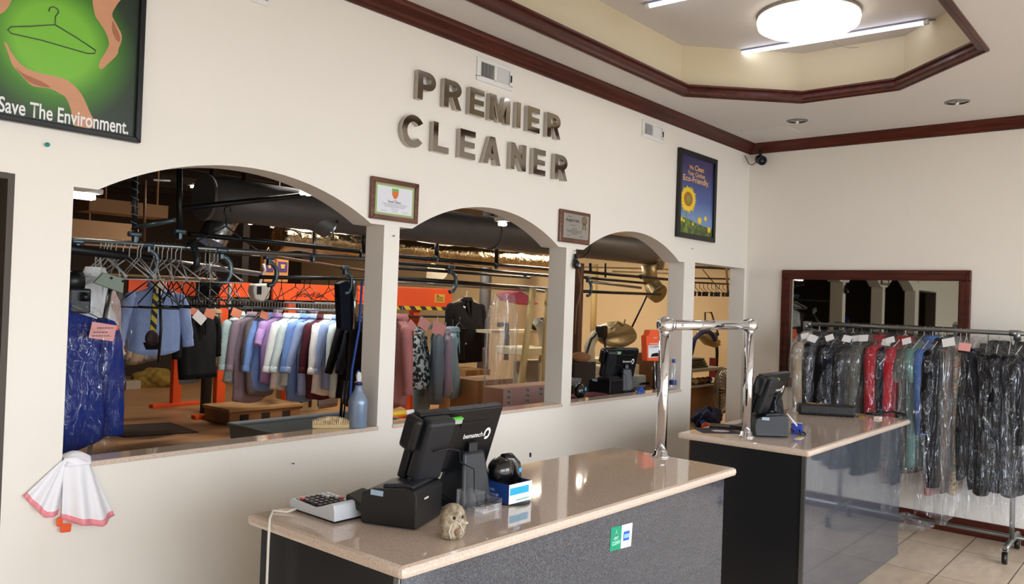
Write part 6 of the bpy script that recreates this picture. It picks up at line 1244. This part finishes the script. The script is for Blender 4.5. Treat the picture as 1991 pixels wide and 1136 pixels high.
tag(MB().tube([A(1343, 690, 4.2), A(1350, 660, 4.2), A(1362, 648, 4.2), A(1376, 644, 4.2), A(1385, 650, 4.2), A(1390, 662, 4.2)], .026, 10).build('blue_hose', mat('navy_hose', (36, 50, 104), .6)), 'dark blue hose arching over the gold press inside the doorway', 'hose')
tag(MB().tube([A(1371, 650, 4.6), A(1371, 608, 4.6), A(1383, 608, 4.6), A(1397, 652, 4.6)], .011, 6).build('metal_bracket', m_joist), 'thin dark metal bracket on the wall inside the doorway', 'bracket')
p = A(1408, 760, 4.05); root = thing('pedestal_fan', 'silver wire fan standing inside the doorway', 'fan', V((p.x, 4.05, 0))); k = MPP(p); R_ = 38*k
mb = MB()
for s in range(36): a = 2*PI*s/36; mb.tube([(6*k*math.cos(a), -.05, p.z+6*k*math.sin(a)*1.3), (R_*.7*math.cos(a), -.045, p.z+R_*.9*math.sin(a)), (R_*.8*math.cos(a), .0, p.z+R_*1.15*math.sin(a))], .0055, 4)
mb.tube([(R_*.8*math.cos(a), 0, p.z+R_*1.15*math.sin(a)) for a in [2*PI*s/28 for s in range(28)]], .006, 6, closed=True); mb.build('wire_guard', m_shiny, root)
MB().lathe([(R_*.8, 0), (R_*.6, .02), (.02, .03)], (0, .05, p.z), 26, M=Matrix.Rotation(-PI/2, 3, 'X'), sy=1.4).build('back_guard', mat('grey_blade', (150, 150, 146), .3, .6), root); MB().tube([(0, -.06, p.z), (0, .1, p.z)], 7*k, 18).build('motor_hub', m_gold, root); mb = MB()
for s in range(4): a = 2*PI*s/4+.4; M_ = Matrix.Rotation(a, 3, 'Y'); mb.prism([M_ @ V(q) for q in ((.02, -.02, 0), (R_*.62, -.03, -.05), (R_*.66, -.0, .06), (.03, 0, .03))], (0, .004, 0))
mb.build('fan_blade', mat('grey_blade', (150, 150, 146), .3, .6), root); MB().tube([(0, .06, 0), (0, .06, p.z)], .018, 10).lathe([(.16, 0), (.15, .03), (.02, .04)], (0, .06, 0), 20).build('stand', m_greypl, root)
zf = A(1372, 818, 3.9).z; p = V((A(1372, 818, 3.9).x, 3.9, 0)); tag(MB().b2((-.4, -.12, 0), (.3, .2, zf-.06), bev=.01).build('low_chest', m_ply, loc=p), 'low brown chest under the blue bundle inside the doorway', 'chest')
for k, (dx, dz, m, l, s) in enumerate(((.02, .05, mat('navy_cloth', (26, 34, 72), .8, bump=.3), 'navy cloth heap on the low chest inside the doorway', .17), (-.06, .07, mat('bright_blue_cloth', (38, 74, 160), .8, bump=.3), 'bright blue cloth heap on the low chest inside the doorway', .1), (.06, .03, mat('scarlet_cloth', (196, 44, 46), .8), 'scarlet cloth scrap on the low chest inside the doorway', .05), (-.2, .02, mat('ochre_cloth', (176, 134, 50), .8), 'ochre cloth scrap on the low chest inside the doorway', .06), (-.25, -.0, mat('scarlet_cloth', (196, 44, 46), .8), 'red cloth at the left end of the low chest inside the doorway', .06))):
    tag(heap(s, k).build('cloth_heap', m, loc=p+V((dx, -.02-.03*k, zf-.06+s*.5))), l, 'cloth')
# clip hangers bundle and pipes in the doorway's top
p = A(1385, 565, 4.4); a, b = A(1340, 549, 4.4), A(1424, 553, 4.4); tag(MB().tube([a, b], .01, 8).build('hanger_bar', m_rail), 'thin dark bar carrying clip hangers inside the doorway', 'bar')
for k in range(11):
    q = a.lerp(b, (k+.5)/11); o = tag(MB().tube([(0, 0, .01), (.0, .0, -.06), (-.1, .02, -.11), (.1, -.02, -.11)], .004, 5).box((-.08, .02, -.13), (.025, .02, .05)).box((.08, -.02, -.13), (.025, .02, .05)).build('clip_hanger', m_rail, loc=q, rotz=1.2+.1*(k % 3)), 'black clip hanger in the bunch inside the doorway', 'hanger', 'clip hangers inside the doorway')
for k, (p0, p1, y, m, l) in enumerate((((1345, 519), (1430, 523), 4.6, m_joist, 'dark pipe near the head of the doorway'), ((1345, 541), (1430, 543), 4.6, m_joist, 'thinner dark pipe above the clip hangers inside the doorway'), ((1412, 520), (1416, 575), 4.5, m_ply, 'brown upright at the right inside the doorway'), ((1366, 524), (1398, 562), 4.5, m_joist, 'slanting wire inside the doorway'))):
    tag(MB().tube([A(*p0, y), A(*p1, y)], (.016, .01, .014, .005)[k], 8).build('thin_pipe', m), l, 'pipe')
# brown paper bags with purple labels and the white steamer hanging above the orange machine
for k, (x0, x1, t0, l) in enumerate(((513, 535, 499, 'narrow brown paper bag with a purple label hanging above the orange machine'), (537, 562, 502, 'wider brown paper bag with a purple label hanging beside the narrow one'))):
    p = A((x0+x1)/2, 545, 8.0); root = thing('paper_bag', l, 'bag', p); a, b = A(x0, 549, 8.0)-p, A(x1, t0, 8.0)-p
    MB().b2((a.x, 0, a.z), (b.x, .09, b.z), bev=.012).build('bag_body', mat('kraft_paper', (176, 118, 62), .7, var=.1), root)
    c, d = A(x0+3, 528, 8.0)-p, A(x1-3, t0+8, 8.0)-p; o = MB().b2((c.x, -.003, c.z), (d.x, 0, d.z)).build('purple_label', mat('purple_label', (70, 44, 96), .6), root)
    MB().prism([(c.x+(d.x-c.x)*u, -.005, c.z+(d.z-c.z)*v) for u, v in ((.35, .3), (.65, .3), (.75, .75), (.25, .75))], (0, .001, 0)).build('gold_mark', mat('gold_print', (190, 150, 70), .5), o)
    MB().tube([(0, .04, b.z), (.02, .04, b.z+.06), (.0, .04, b.z+.1), (-.03, .04, b.z+.05)], .006, 6).build('handle', mat('kraft_paper', (176, 118, 62), .7), root)
p = A(510, 565, 7.4); root = thing('garment_steamer', 'white plastic steamer hanging left of the printed orange panel', 'steamer', p); k = MPP(p)
MB().prism([(x*k, 0, z*k) for x, z in ((-17, 12), (14, 14), (20, 4), (16, -16), (2, -22), (-14, -18), (-19, -2))], (0, .12, 0), bev=.02).build('steamer_body', mat('white_enamel', (214, 214, 206), .45), root); MB().b2((-12*k, -.008, -8*k), (-2*k, .002, 8*k), bev=.004).build('dark_panel', m_black, root)
MB().tube([(0, .05, 12*k), (4*k, .05, 28*k), (10*k, .05, 40*k), (6*k, .05, 52*k)], .014, 8).build('hose', m_white, root)
tag(MB().prism([A(a, b, 7.2) for a, b in ((446, 552), (451, 552), (449, 602), (444, 602))], (0, .03, 0), bev=.003).build('white_strip', m_white), 'narrow white strip hanging in front of the short orange panel', 'strip')
# ================================================================ light
w = bpy.data.worlds.new('sky'); SC.world = w; w.use_nodes = True; bgn = w.node_tree.nodes['Background']
sk = w.node_tree.nodes.new('ShaderNodeTexSky'); sk.sky_type = 'HOSEK_WILKIE'; sk.turbidity = 8; sk.sun_direction = (.3, .6, .74); sk.ground_albedo = .4
mixw = w.node_tree.nodes.new('ShaderNodeMix'); mixw.data_type = 'RGBA'; mixw.inputs[0].default_value = .9; mixw.inputs[7].default_value = (.93, .985, 1.05, 1)
w.node_tree.links.new(sk.outputs['Color'], mixw.inputs[6]); w.node_tree.links.new(mixw.outputs[2], bgn.inputs['Color'])
bgn.inputs['Strength'].default_value = WORLD
def area(name, loc, size, power, col, rot=(0, 0, 0), shape='RECTANGLE', portal=False):
    l = bpy.data.lights.new(name, 'AREA'); l.shape = shape; l.size = size[0]; l.size_y = size[1]; l.energy = power; l.color = col
    o = bpy.data.objects.new(name, l); COL.objects.link(o); o.location = loc; o.rotation_euler = rot
    if portal: l.cycles.is_portal = True
    return o
for k, (a, b) in enumerate(((XL+.3, 2.2), (2.5, XE-.3))): area('daylight_window', ((a+b)/2, YF-.02, 1.38), (b-a, 2.75), 1, (1, 1, 1), (PI/2, 0, 0), portal=True)
SC.view_settings.view_transform = 'Standard'; SC.view_settings.look = 'None'; SC.view_settings.gamma = 1; SC.view_settings.exposure = EXPO; SC.view_settings.use_curve_mapping = False
SC.cycles.use_denoising = True; SC.cycles.transparent_max_bounces = 28; SC.cycles.max_bounces = 10; SC.cycles.diffuse_bounces = 5; SC.cycles.sample_clamp_indirect = 6
# added fill light for the room behind the arches, set under the added fixtures
for (x, y, z), pw, sz, c in ADDED_LAMPS: area('added_fill_lamp', (x, y, z), (1.2, .2), pw, c)
